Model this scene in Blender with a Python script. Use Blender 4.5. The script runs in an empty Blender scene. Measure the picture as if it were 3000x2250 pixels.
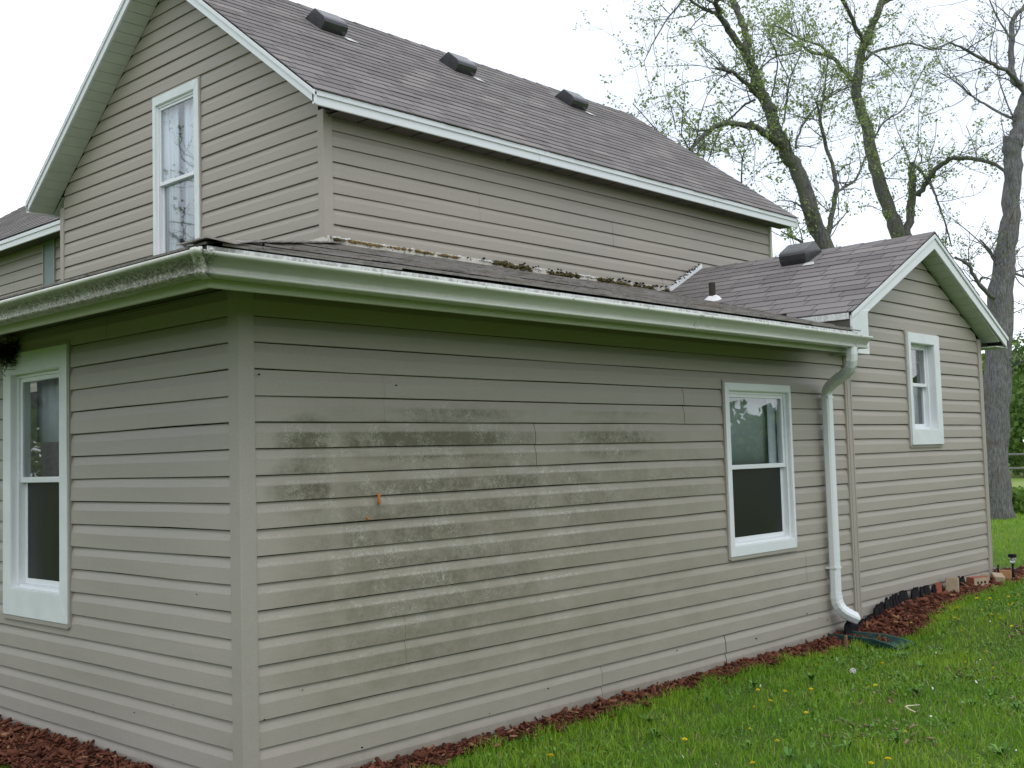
import bpy, bmesh, math, random
import numpy as np
from mathutils import Matrix, Vector
random.seed(7); np.random.seed(7)
SC = bpy.context.scene
COL = SC.collection

# ------------------------------------------------------------------ camera, world, sun, exposure
cam_d = bpy.data.cameras.new('camera'); cam = bpy.data.objects.new('camera', cam_d); COL.objects.link(cam)
SC.camera = cam
yaw, pitch, roll = 0.7507738, 0.0648130, -0.0284594
fw = Vector((math.cos(pitch)*math.cos(yaw), math.cos(pitch)*math.sin(yaw), math.sin(pitch)))
rt = Vector((math.sin(yaw), -math.cos(yaw), 0)); up = rt.cross(fw)
r2 = math.cos(roll)*rt + math.sin(roll)*up; u2 = -math.sin(roll)*rt + math.cos(roll)*up
CAMP = Vector((-2.6966, -4.0903, -0.6408))
cam.matrix_world = Matrix(((r2.x, u2.x, -fw.x, CAMP.x), (r2.y, u2.y, -fw.y, CAMP.y), (r2.z, u2.z, -fw.z, CAMP.z), (0, 0, 0, 1)))
cam_d.sensor_width = 36.0; cam_d.lens = 36*3313.1/3000; cam_d.clip_start = 0.05; cam_d.clip_end = 2000

SUN_EL, SUN_AZ = math.radians(52), math.radians(232)      # azimuth of the direction towards the sun, from +X towards +Y
w = bpy.data.worlds.new('World'); SC.world = w; w.use_nodes = True
nt = w.node_tree; nt.nodes.clear()
o_ = nt.nodes.new('ShaderNodeOutputWorld'); bg = nt.nodes.new('ShaderNodeBackground')
sky = nt.nodes.new('ShaderNodeTexSky'); sky.sky_type = 'NISHITA'; sky.sun_disc = False
sky.sun_elevation = SUN_EL; sky.sun_rotation = math.pi/2 - SUN_AZ; sky.air_density = 1.0; sky.dust_density = 2.0
tc = nt.nodes.new('ShaderNodeTexCoord'); nz = nt.nodes.new('ShaderNodeTexNoise'); nz.inputs['Scale'].default_value = 1.6
nz.inputs['Detail'].default_value = 5
mp = nt.nodes.new('ShaderNodeMapping'); mp.inputs['Scale'].default_value = (1, 1, 2.6)
cr = nt.nodes.new('ShaderNodeValToRGB'); cr.color_ramp.elements[0].position = .3; cr.color_ramp.elements[1].position = .72
cr.color_ramp.elements[0].color = (9.2, 9.8, 11.0, 1); cr.color_ramp.elements[1].color = (11.4, 11.8, 12.5, 1)
mx = nt.nodes.new('ShaderNodeMix'); mx.data_type = 'RGBA'; mx.inputs[0].default_value = 0.86
n2 = nt.nodes.new('ShaderNodeTexNoise'); n2.inputs['Scale'].default_value = 1.15; n2.inputs['Detail'].default_value = 4
mr = nt.nodes.new('ShaderNodeMapRange'); mr.inputs[1].default_value = .38; mr.inputs[2].default_value = .58; mr.inputs[3].default_value = .72; mr.inputs[4].default_value = .94
nt.links.new(n2.outputs['Fac'], mr.inputs[0]); nt.links.new(mr.outputs[0], mx.inputs[0])
nt.links.new(tc.outputs['Generated'], mp.inputs[0]); nt.links.new(mp.outputs[0], nz.inputs['Vector'])
nt.links.new(mp.outputs[0], n2.inputs['Vector']); nt.links.new(nz.outputs['Fac'], cr.inputs[0]); nt.links.new(sky.outputs[0], mx.inputs[6]); nt.links.new(cr.outputs[0], mx.inputs[7])
nt.links.new(mx.outputs[2], bg.inputs[0]); bg.inputs[1].default_value = 0.134
nt.links.new(bg.outputs[0], o_.inputs[0])

sd = bpy.data.lights.new('sun', 'SUN'); sd.energy = 0.75; sd.angle = math.radians(24); sd.color = (1.0, 0.965, 0.91)
sun = bpy.data.objects.new('sun', sd); COL.objects.link(sun)
S = Vector((math.cos(SUN_EL)*math.cos(SUN_AZ), math.cos(SUN_EL)*math.sin(SUN_AZ), math.sin(SUN_EL)))
sun.rotation_euler = S.to_track_quat('Z', 'Y').to_euler()
SC.view_settings.view_transform = 'Standard'; SC.view_settings.look = 'None'
SC.view_settings.exposure = 0.0; SC.view_settings.gamma = 1.0; SC.view_settings.use_curve_mapping = False
SC.render.engine = 'CYCLES'
SC.cycles.use_denoising = True; SC.cycles.max_bounces = 6; SC.cycles.diffuse_bounces = 3; SC.cycles.transparent_max_bounces = 12
SC.cycles.caustics_reflective = False; SC.cycles.caustics_refractive = False

# ------------------------------------------------------------------ helpers
def tag(o, label=None, cat=None, group=None, kind=None):
    for k, v in (('label', label), ('category', cat), ('group', group), ('kind', kind)):
        if v: o[k] = v
    return o
def empty(name, loc, label, cat, group=None):
    o = bpy.data.objects.new(name, None); o.empty_display_size = .1; COL.objects.link(o); o.location = loc
    return tag(o, label, cat, group)
def adopt(o, parent):
    """parent o, keeping o's world placement (parents are never rotated)"""
    if parent is not None:
        loc = Vector(parent.location) if parent.parent is None else Vector((0, 0, 0))
        o.parent = parent; o.matrix_parent_inverse = Matrix.Translation(-loc)
class MB:
    def __init__(s): s.v = []; s.f = []; s.m = []
    def face(s, pts, m=0):
        n = len(s.v); s.v += [tuple(p) for p in pts]; s.f.append(tuple(range(n, n+len(pts)))); s.m.append(m)
    def prism(s, a, b, m=0, caps=True):
        """two matching loops of points"""
        n = len(s.v); k = len(a); s.v += [tuple(p) for p in a] + [tuple(p) for p in b]
        if caps:
            s.f.append(tuple(range(n+k-1, n-1, -1))); s.m.append(m); s.f.append(tuple(range(n+k, n+2*k))); s.m.append(m)
        for i in range(k):
            j = (i+1) % k; s.f.append((n+i, n+j, n+k+j, n+k+i)); s.m.append(m)
    def box(s, x0, x1, y0, y1, z0, z1, m=0):
        s.prism([(x0, y0, z0), (x1, y0, z0), (x1, y1, z0), (x0, y1, z0)], [(x0, y0, z1), (x1, y0, z1), (x1, y1, z1), (x0, y1, z1)], m)
    def loops(s, L, m=0, caps=True, closed=True):
        n = len(s.v); k = len(L[0])
        for l in L: s.v += [tuple(p) for p in l]
        for a in range(len(L)-1):
            for i in range(k if closed else k-1):
                j = (i+1) % k; s.f.append((n+a*k+i, n+a*k+j, n+(a+1)*k+j, n+(a+1)*k+i)); s.m.append(m)
        if caps:
            s.f.append(tuple(range(n+k-1, n-1, -1))); s.m.append(m)
            q = n+(len(L)-1)*k; s.f.append(tuple(range(q, q+k))); s.m.append(m)
    def tube(s, pts, rad, seg=8, m=0):
        P = [Vector(p) for p in pts]; R = rad if hasattr(rad, '__len__') else [rad]*len(P)
        ref = Vector((0.13, 0.37, 1)).normalized(); L = []
        for i, p in enumerate(P):
            t = (P[min(i+1, len(P)-1)]-P[max(i-1, 0)]).normalized()
            a = ref - t*ref.dot(t)
            if a.length < 1e-3: a = Vector((1, 0, 0)) - t*t.x
            a.normalize(); ref = a; b = t.cross(a)
            L.append([p + (a*math.cos(2*math.pi*k/seg) + b*math.sin(2*math.pi*k/seg))*R[i] for k in range(seg)])
        s.loops(L, m)
    def mesh(s, name, mats, smooth=False):
        me = bpy.data.meshes.new(name); me.from_pydata(s.v, [], s.f)
        for mt in (mats if isinstance(mats, (list, tuple)) else [mats]): me.materials.append(mt)
        if len(set(s.m)) > 1: me.polygons.foreach_set('material_index', s.m)
        if smooth: me.polygons.foreach_set('use_smooth', [True]*len(s.f))
        me.update(); return me
    def build(s, name, mats, parent=None, smooth=False, **kw):
        o = bpy.data.objects.new(name, s.mesh(name, mats, smooth)); COL.objects.link(o); adopt(o, parent)
        return tag(o, **kw)
def np_mesh(name, V, F, mat, parent=None, smooth=False, attr=None, **kw):
    """V (n,3), F (m,k) arrays, all faces with k corners"""
    me = bpy.data.meshes.new(name); V = np.asarray(V, np.float32); F = np.asarray(F, np.int32); k = F.shape[1]
    me.vertices.add(len(V)); me.vertices.foreach_set('co', V.ravel())
    me.loops.add(F.size); me.loops.foreach_set('vertex_index', F.ravel())
    me.polygons.add(len(F)); me.polygons.foreach_set('loop_start', np.arange(0, F.size, k, dtype=np.int32))
    me.polygons.foreach_set('loop_total', np.full(len(F), k, np.int32))
    if smooth: me.polygons.foreach_set('use_smooth', np.ones(len(F), bool))
    me.materials.append(mat); me.update(calc_edges=True); me.validate()
    o = bpy.data.objects.new(name, me); COL.objects.link(o); adopt(o, parent)
    return tag(o, **kw)
def inst(name, me, loc, rot, parent, scale=None):
    o = bpy.data.objects.new(name, me); COL.objects.link(o); o.location = loc; o.rotation_euler = rot
    if scale: o.scale = scale
    adopt(o, parent); return o

# ------------------------------------------------------------------ materials
class NT:
    def __init__(s, name):
        s.mat = bpy.data.materials.new(name); s.mat.use_nodes = True; s.n = s.mat.node_tree.nodes; s.l = s.mat.node_tree.links
        s.b = s.n['Principled BSDF']; s.pos = s.n.new('ShaderNodeNewGeometry').outputs['Position']
    def set(s, inp, v):
        if isinstance(v, bpy.types.NodeSocket): s.l.new(v, inp)
        else: inp.default_value = v
    def noise(s, scale, detail=3, vec=None, stretch=None, rough=.5, dist=0, col=False):
        n = s.n.new('ShaderNodeTexNoise'); n.inputs['Scale'].default_value = scale; n.inputs['Detail'].default_value = detail
        n.inputs['Roughness'].default_value = rough; n.inputs['Distortion'].default_value = dist
        v = vec or s.pos
        if stretch:
            m = s.n.new('ShaderNodeMapping'); m.inputs['Scale'].default_value = stretch; s.l.new(v, m.inputs[0]); v = m.outputs[0]
        s.l.new(v, n.inputs['Vector']); return n.outputs['Color' if col else 'Fac']
    def ramp(s, fac, a, b, lo=0.0, hi=1.0):
        n = s.n.new('ShaderNodeMapRange'); s.set(n.inputs[0], fac)
        n.inputs[1].default_value = a; n.inputs[2].default_value = b; n.inputs[3].default_value = lo; n.inputs[4].default_value = hi
        return n.outputs[0]
    def math(s, op, a, b=0.0, c=0.0, clamp=False):
        n = s.n.new('ShaderNodeMath'); n.operation = op; s.set(n.inputs[0], a); s.set(n.inputs[1], b); s.set(n.inputs[2], c); n.use_clamp = clamp
        return n.outputs[0]
    def mix(s, fac, a, b, mode='MIX'):
        n = s.n.new('ShaderNodeMix'); n.data_type = 'RGBA'; n.blend_type = mode; s.set(n.inputs[0], fac)
        s.set(n.inputs[6], a if not isinstance(a, tuple) else (*a, 1)); s.set(n.inputs[7], b if not isinstance(b, tuple) else (*b, 1))
        return n.outputs[2]
    def xyz(s, v=None):
        n = s.n.new('ShaderNodeSeparateXYZ'); s.l.new(v or s.pos, n.inputs[0]); return n.outputs
    def bump(s, h, strength, dist=.01):
        n = s.n.new('ShaderNodeBump'); n.inputs['Strength'].default_value = strength; n.inputs['Distance'].default_value = dist
        s.set(n.inputs['Height'], h); s.l.new(n.outputs[0], s.b.inputs['Normal'])
    def out(s, color, rough=.6, spec=.4, metal=0):
        s.set(s.b.inputs['Base Color'], color if not isinstance(color, tuple) else (*color, 1))
        s.set(s.b.inputs['Roughness'], rough); s.b.inputs['Specular IOR Level'].default_value = spec; s.b.inputs['Metallic'].default_value = metal
        return s.mat
    def rnd(s):
        return s.n.new('ShaderNodeObjectInfo').outputs['Random']
    def island(s):
        return s.n.new('ShaderNodeNewGeometry').outputs['Random Per Island']
def simple(name, col, rough=.6, var=.12, scale=20, bump=0.0, spec=.4):
    t = NT(name); n = t.noise(scale, 4); c = t.mix(n, tuple(x*(1-var) for x in col), tuple(min(1, x*(1+var)) for x in col))
    if bump: t.bump(n, bump)
    return t.out(c, rough, spec)

M = {}
def siding_mat(name, base, stained):
    t = NT(name); x, y, z = t.xyz()
    big = t.noise(1.1, 4, stretch=(1, 1, .6)); fine = t.noise(180, 2)
    blot = t.noise(5, 5, stretch=(1, 1, 2.5), rough=.65)
    c = t.mix(t.ramp(big, .3, .7), tuple(b*.95 for b in base), tuple(b*1.05 for b in base))
    c = t.mix(t.ramp(fine, .35, .65, 0, .10), c, (.62, .60, .56))
    c = t.mix(t.ramp(t.noise(260, 1), .60, .75, 0, .35), c, tuple(b*.6 for b in base))
    # panel to panel tint
    c = t.mix(t.math('MULTIPLY', t.rnd(), .10), c, tuple(b*.70 for b in base))
    # vertical rain streaks, faint
    st = t.noise(9, 3, stretch=(6, 6, .5)); c = t.mix(t.ramp(st, .5, .75, 0, .10), c, (.27, .27, .24))
    # faint grey-green algae film low on the walls of the lean-to
    low = t.math('MULTIPLY', t.ramp(z, -1.0, -1.5, 0, 1), t.ramp(z, -1.95, -1.7, .25, 1))
    if stained:
        film = t.math('MULTIPLY', t.math('MULTIPLY', low, t.ramp(blot, .35, .62)), t.ramp(x, .15, .6, .2, 1) if stained == 2 else .45)
        film = t.math('MULTIPLY', film, t.ramp(x, 4.5, 2.0, .35, 1) if stained == 2 else .5)
        c = t.mix(t.math('MULTIPLY', film, .50), c, (.225, .218, .16))
    if stained == 2:
        wide = t.math('MULTIPLY', t.math('MULTIPLY', t.ramp(x, .1, .5), t.ramp(x, 4.6, 2.6)), t.math('MULTIPLY', t.ramp(z, -.22, -.5), t.ramp(z, -1.9, -1.4, .2, 1)))
        wide = t.math('MULTIPLY', wide, t.ramp(t.noise(2.6, 6, stretch=(1, 1, 1.8), rough=.7), .30, .62, .25, 1)); c = t.mix(t.math('MULTIPLY', wide, .52), c, (.205, .192, .120))
        # which half of a course: 0 at the top of a course, 1 at its butt edge
        fr = t.math('FRACT', t.math('DIVIDE', z, -0.1143)); lowhalf = t.ramp(fr, .36, .46)
        lowsoft = t.ramp(fr, .15, .45, .35, 1)
        def blob(cx, cz, rx, rz):
            a = t.math('POWER', t.math('DIVIDE', t.math('SUBTRACT', x, cx), rx), 2.0)
            b = t.math('POWER', t.math('DIVIDE', t.math('SUBTRACT', z, cz), rz), 2.0)
            return t.math('SUBTRACT', 1.0, t.math('ADD', a, b), clamp=True)
        blobs = None
        for b_, k_ in ((( .36, -.54, .21, .13), 1.25), ((1.10, -.545, .72, .12), 1.7), ((1.62, -.56, .40, .14), .7), ((2.55, -.56, .55, .13), .95),
                       ((1.5, -.76, 1.25, .13), .85), ((.36, -.74, .26, .16), .9), ((.95, -.98, .75, .28), .72), ((1.9, -.88, .95, .17), .72), ((1.3, -.40, .55, .07), .65), ((2.6, -.38, .5, .06), .35),
                       ((.7, -.86, .5, .1), .5), ((1.2, -1.2, 1.1, .30), .62), ((2.9, -.8, 1.0, .25), .35), ((1.0, -1.5, .9, .22), .38), ((2.2, -1.05, .9, .2), .35)):
            v = t.math('MULTIPLY', blob(*b_), k_); blobs = v if blobs is None else t.math('MAXIMUM', blobs, v)
        n1 = t.noise(5.5, 7, stretch=(1, 1, 1.8), rough=.75); n2 = t.noise(34, 6, rough=.8)
        m = t.math('MULTIPLY', t.math('MULTIPLY', blobs, t.ramp(n1, .34, .54, .2, 1.05)), t.ramp(n2, .34, .56, .35, 1.15))
        # clean stripe where two panel ends overlap
        gap = t.math('ABSOLUTE', t.math('SUBTRACT', x, t.math('ADD', .505, t.math('MULTIPLY', t.ramp(n2, 0, 1, -1, 1), .02))))
        m = t.math('MULTIPLY', m, t.ramp(gap, .02, .055, .25, 1))
        gap2 = t.math('ABSOLUTE', t.math('SUBTRACT', x, 1.98)); m = t.math('MULTIPLY', m, t.ramp(gap2, .07, .16, .35, 1))
        mh = t.math('MULTIPLY', m, t.math('ADD', t.math('MULTIPLY', lowhalf, .72), t.math('MULTIPLY', lowsoft, .28)), clamp=True)
        c = t.mix(t.math('MULTIPLY', mh, .93, clamp=True), c, (.106, .100, .060))
        # pale wiggling snail-grazed tracks: contour lines of a distorted noise
        def tracks(sc, wd, seed):
            mpn = t.n.new('ShaderNodeMapping'); mpn.inputs['Location'].default_value = (seed, seed*.7, seed*1.3); t.l.new(t.pos, mpn.inputs[0])
            q = t.noise(sc, 2.5, vec=mpn.outputs[0], dist=1.6)
            return t.ramp(t.math('ABSOLUTE', t.math('SUBTRACT', q, .5)), wd*.35, wd, 1, 0)
        area = t.ramp(blobs, .12, .5)
        pat = t.ramp(t.noise(7, 3), .47, .60)
        tr = t.math('MULTIPLY', t.math('MULTIPLY', t.math('MAXIMUM', t.math('MAXIMUM', tracks(21, .012, 3.1), tracks(34, .014, 8.7)), tracks(10, .009, 5.5)), area), pat)
        c = t.mix(t.math('MULTIPLY', tr, .75), c, (.47, .46, .40))
        # chalky rubbed line along the bend between the two halves of a course
        bend = t.math('MULTIPLY', t.ramp(t.math('ABSOLUTE', t.math('SUBTRACT', fr, t.math('ADD', .33, t.math('MULTIPLY', t.ramp(n2, .3, .7, -1, 1), .05)))), .02, .09, 1, 0), t.ramp(t.noise(45, 4, rough=.8), .42, .62))
        bend = t.math('MULTIPLY', bend, t.math('MULTIPLY', t.ramp(z, -.45, -.7), t.math('MULTIPLY', t.ramp(z, -1.75, -1.3), t.ramp(x, 3.4, 2.2))))
        c = t.mix(t.math('MULTIPLY', t.math('MULTIPLY', bend, t.ramp(t.noise(1.7, 3), .40, .60)), .62), c, (.54, .53, .48))
    if stained:
        grim = t.ramp(z, -1.94, -2.05); c = t.mix(t.math('MULTIPLY', grim, t.ramp(t.noise(7, 5, rough=.7), .35, .6, .2, .75)), c, (.16, .14, .11))
    t.bump(t.math('ADD', t.math('MULTIPLY', t.noise(3.5, 3, stretch=(1, 1, 3)), 1.0), t.math('MULTIPLY', t.noise(60, 3, stretch=(1, 1, 6)), .08)), .22, .01)
    return t.out(c, t.ramp(big, .3, .7, .46, .6), .35)
SB = (.338, .306, .260)
M['siding_front'] = siding_mat('vinyl_siding_stained', (.345, .315, .268), 2)
M['siding_side'] = siding_mat('vinyl_siding_lower', (.348, .320, .282), 1)  # greyer than the front: cool sky light is put into this base
M['siding'] = siding_mat('vinyl_siding', SB, 0)
M['post'] = siding_mat('vinyl_corner_post', (.348, .322, .280), 1)
M['core'] = simple('wall_backing', (.045, .04, .035), .9)

def white_mat(name, base, dirt, zlo=None, zhi=None, amt=.0, scale=7):
    t = NT(name); x, y, z = t.xyz(); n = t.noise(scale, 6, rough=.7); f = t.noise(60, 4, rough=.7)
    c = t.mix(t.ramp(n, .3, .7), tuple(b*.93 for b in base), base)
    sp = t.math('MULTIPLY', t.ramp(n, .45, .75), t.ramp(f, .45, .6)); c = t.mix(t.math('MULTIPLY', sp, dirt), c, (.22, .22, .17))
    if zlo is not None:
        g = t.math('MULTIPLY', t.ramp(z, zhi, zlo), t.ramp(t.noise(25, 6, stretch=(1, 1, 1), rough=.8), .3, .62)); c = t.mix(t.math('MULTIPLY', g, amt), c, (.13, .12, .08))
    t.bump(t.noise(30, 3, stretch=(1, 1, 5)), .08, .004)
    return t.out(c, .45, .4)
M['white'] = white_mat('white_trim', (.73, .765, .78), .15)
M['wood_white'] = None
t = NT('white_embossed_trim'); wn = t.noise(28, 3, stretch=(1, 1, 5), dist=1.2)
t.bump(wn, .35, .004); M['wood_white'] = t.out(t.mix(t.ramp(t.noise(6, 5), .3, .7), (.62, .67, .67), (.71, .75, .75)), .5, .35)
# gutter: mildew streaks in the hollow of the face, heavier on the left run
t = NT('gutter_enamel'); x, y, z = t.xyz(); n = t.noise(14, 6, rough=.75, stretch=(1, 1, 1.3)); f = t.noise(70, 5, rough=.8)
left = t.ramp(x, -.50, -.46, 1, 0); hollow = t.math('MULTIPLY', t.ramp(z, .127, .108), t.ramp(z, .066, .085, .15, 1))
c = t.mix(t.ramp(n, .3, .7), (.54, .56, .50), (.64, .66, .60))
front = t.math('MULTIPLY', t.math('MULTIPLY', hollow, t.ramp(n, .32, .62, .1, 1)), t.ramp(z, .105, .08, .2, .62)); c = t.mix(front, c, (.30, .30, .22))
dk = t.math('MULTIPLY', t.math('MULTIPLY', t.math('MULTIPLY', hollow, left), t.ramp(n, .40, .58)), t.ramp(f, .36, .56)); c = t.mix(t.math('MULTIPLY', dk, .74), c, (.085, .085, .055))
crn = t.math('MULTIPLY', t.ramp(t.math('ABSOLUTE', t.math('SUBTRACT', x, -.47)), .02, .06, 1, 0), t.ramp(f, .45, .55)); c = t.mix(t.math('MULTIPLY', crn, .8), c, (.10, .09, .06))
M['gutter'] = t.out(c, .42, .4)
t = NT('drip_edge_dirty'); x, y, z = t.xyz(); f = t.noise(45, 5, rough=.8, stretch=(1, 1, .6)); g = t.noise(3, 3)
c = t.mix(t.math('MULTIPLY', t.ramp(f, .44, .56), t.math('MULTIPLY', t.ramp(g, .3, .5, .25, 1), t.ramp(z, .19, .14, .35, 1))), (.66, .68, .66), (.07, .065, .05)); M['drip'] = t.out(c, .5)
M['fascia'] = white_mat('fascia_paint', (.52, .55, .43), .35, scale=4)
t = NT('soffit_vinyl'); M['soffit'] = t.out(t.mix(t.ramp(t.noise(5, 4), .3, .7), (.46, .52, .44), (.54, .59, .51)), .5)
M['soffit_dark'] = simple('soffit_board_shaded', (.085, .082, .062), .8, .3, 6)  # tan board darkened: the eave shade is put into this colour
M['tan'] = simple('tan_channel', (.34, .315, .275), .5, .08)
M['frame'] = simple('white_vinyl_frame', (.74, .77, .79), .3, .04)
M['room'] = simple('room_paint', (.16, .15, .14), .9)
t = NT('curtain_cloth'); wv = t.noise(22, 2, stretch=(1, 1, .03)); t.bump(wv, .6, .02); M['curtain'] = t.out(t.mix(wv, (.60, .64, .72), (.85, .88, .94)), .9, .1)
M['blind'] = simple('window_shade', (.42, .46, .45), .8, .08, 3)
# glass
def glass(name, ior, tint):
    g = bpy.data.materials.new(name); g.use_nodes = True; n = g.node_tree.nodes; l = g.node_tree.links; n.clear()
    o = n.new('ShaderNodeOutputMaterial'); mx = n.new('ShaderNodeMixShader'); lw = n.new('ShaderNodeLayerWeight'); lw.inputs[0].default_value = .5
    pw = n.new('ShaderNodeMath'); pw.operation = 'POWER'; l.new(lw.outputs['Facing'], pw.inputs[0]); pw.inputs[1].default_value = 4.0   # Schlick term, the same from both sides of the pane
    fr = n.new('ShaderNodeMath'); fr.operation = 'MULTIPLY_ADD'; l.new(pw.outputs[0], fr.inputs[0]); fr.inputs[1].default_value = .75; fr.inputs[2].default_value = ior
    gl = n.new('ShaderNodeBsdfGlossy'); gl.inputs['Roughness'].default_value = .012; tr = n.new('ShaderNodeBsdfTransparent'); tr.inputs[0].default_value = (*tint, 1)
    nz = n.new('ShaderNodeTexNoise'); nz.inputs['Scale'].default_value = 2.2; ge = n.new('ShaderNodeNewGeometry'); l.new(ge.outputs['Position'], nz.inputs['Vector'])
    bp = n.new('ShaderNodeBump'); bp.inputs['Strength'].default_value = .12; bp.inputs['Distance'].default_value = .01; l.new(nz.outputs[0], bp.inputs['Height']); l.new(bp.outputs[0], gl.inputs['Normal'])
    l.new(fr.outputs[0], mx.inputs[0]); l.new(tr.outputs[0], mx.inputs[1]); l.new(gl.outputs[0], mx.inputs[2]); l.new(mx.outputs[0], o.inputs[0]); return g
M['glass'] = glass('window_glass', .105, (.93, .96, .96))
M['screen'] = simple('dark_insect_screen', (.010, .010, .011), .30, .5, 3, spec=.30)  # opaque screen; the dark room behind the lower panes is put into its colour
# shingles: granules, weathering, a tint per tab
t = NT('asphalt_shingle'); gr = t.noise(420, 2); g2 = t.noise(90, 3, rough=.7); bigs = t.noise(1.6, 4); x, y, z = t.xyz()
wn = t.n.new('ShaderNodeTexWhiteNoise'); wn.noise_dimensions = '2D'
cb = t.n.new('ShaderNodeCombineXYZ'); t.l.new(t.rnd(), cb.inputs[0]); t.l.new(t.island(), cb.inputs[1]); t.l.new(cb.outputs[0], wn.inputs['Vector'])
tab = wn.outputs['Value']
c = t.mix(tab, (.125, .114, .109), (.225, .209, .200)); c = t.mix(t.ramp(tab, .93, .96), c, (.25, .228, .21))
c = t.mix(t.ramp(gr, .35, .65, 0, .55), c, (.27, .25, .25)); c = t.mix(t.ramp(g2, .5, .7, 0, .35), c, (.07, .06, .058))
c = t.mix(t.ramp(bigs, .45, .7, 0, .3), c, (.22, .20, .195)); t.bump(gr, .5, .003); M['shingle'] = t.out(c, .95, .15)
t = NT('asphalt_shingle_mossy'); gr = t.noise(420, 2); g2 = t.noise(14, 5, rough=.75, stretch=(.5, 2, 1)); tab = t.island()
c = t.mix(tab, (.19, .175, .162), (.31, .288, .268)); c = t.mix(t.ramp(gr, .35, .65, 0, .5), c, (.33, .31, .30)); c = t.mix(t.ramp(g2, .50, .66, 0, .7), c, (.055, .05, .042))
c = t.mix(t.ramp(t.noise(5, 4), .55, .68, 0, .5), c, (.15, .12, .06)); t.bump(gr, .5, .003); M['shingle_old'] = t.out(c, .95, .12)
M['deck'] = simple('roof_felt', (.03, .028, .027), .95)
t = NT('vent_hood_black'); c = t.mix(t.ramp(t.noise(12, 4), .3, .7), (.022, .024, .026), (.04, .042, .044)); M['vent'] = t.out(c, .27, .6)
M['galv'] = simple('flashing_metal', (.55, .56, .54), .45, .18, 14)
t = NT('cream_flashing'); c = t.mix(t.ramp(t.noise(9, 5, rough=.7), .35, .65), (.50, .47, .40), (.62, .60, .55)); c = t.mix(t.ramp(t.noise(30, 4), .56, .68), c, (.13, .11, .08)); M['apron'] = t.out(c, .6)
t = NT('amber_foam'); nn = t.noise(40, 4); t.bump(nn, .9, .01); M['foam'] = t.out(t.mix(t.ramp(nn, .35, .65), (.09, .06, .025), (.33, .23, .09)), .7)
t = NT('moss'); nn = t.noise(60, 4); t.bump(nn, 1, .01); M['moss'] = t.out(t.mix(t.ramp(nn, .35, .65), (.025, .022, .012), (.13, .10, .03)), .95)
M['rust'] = simple('orange_sealant', (.52, .17, .025), .6, .5, 90, .6)
M['dark_debris'] = simple('dark_debris', (.02, .018, .014), .95, .4, 60)

# ------------------------------------------------------------------ the house
E = 0.1143; ZB = -18*E
YR = lambda y0: (lambda s, d, z: (s, y0-d, z))        # wall facing -Y
XL = lambda x0: (lambda s, d, z: (x0-d, s, z))        # wall facing -X
YB = lambda y0: (lambda s, d, z: (s, y0+d, z))
XR = lambda x0: (lambda s, d, z: (x0+d, s, z))
HOUSE = empty('clapboard_house', (4.2, 3.2, -2.07), 'tan vinyl-sided house with grey shingle roofs, white trim and a stained lean-to wall', 'house')
PROF = [(.032, -.0135), (.30, -.0045), (.40, -.0012), (.985, 0.0), (1.0, -.001)]
def cut(a, b, holes, zt, zb):
    iv = [(a, b)]
    zm = (zt+zb)/2
    for h in holes:
        if h[2] < zm < h[3]:
            nv = []
            for p, q in iv:
                if h[1] <= p or h[0] >= q: nv.append((p, q)); continue
                if h[0] > p: nv.append((p, h[0]))
                if h[1] < q: nv.append((h[1], q))
            iv = nv
    return iv
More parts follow.
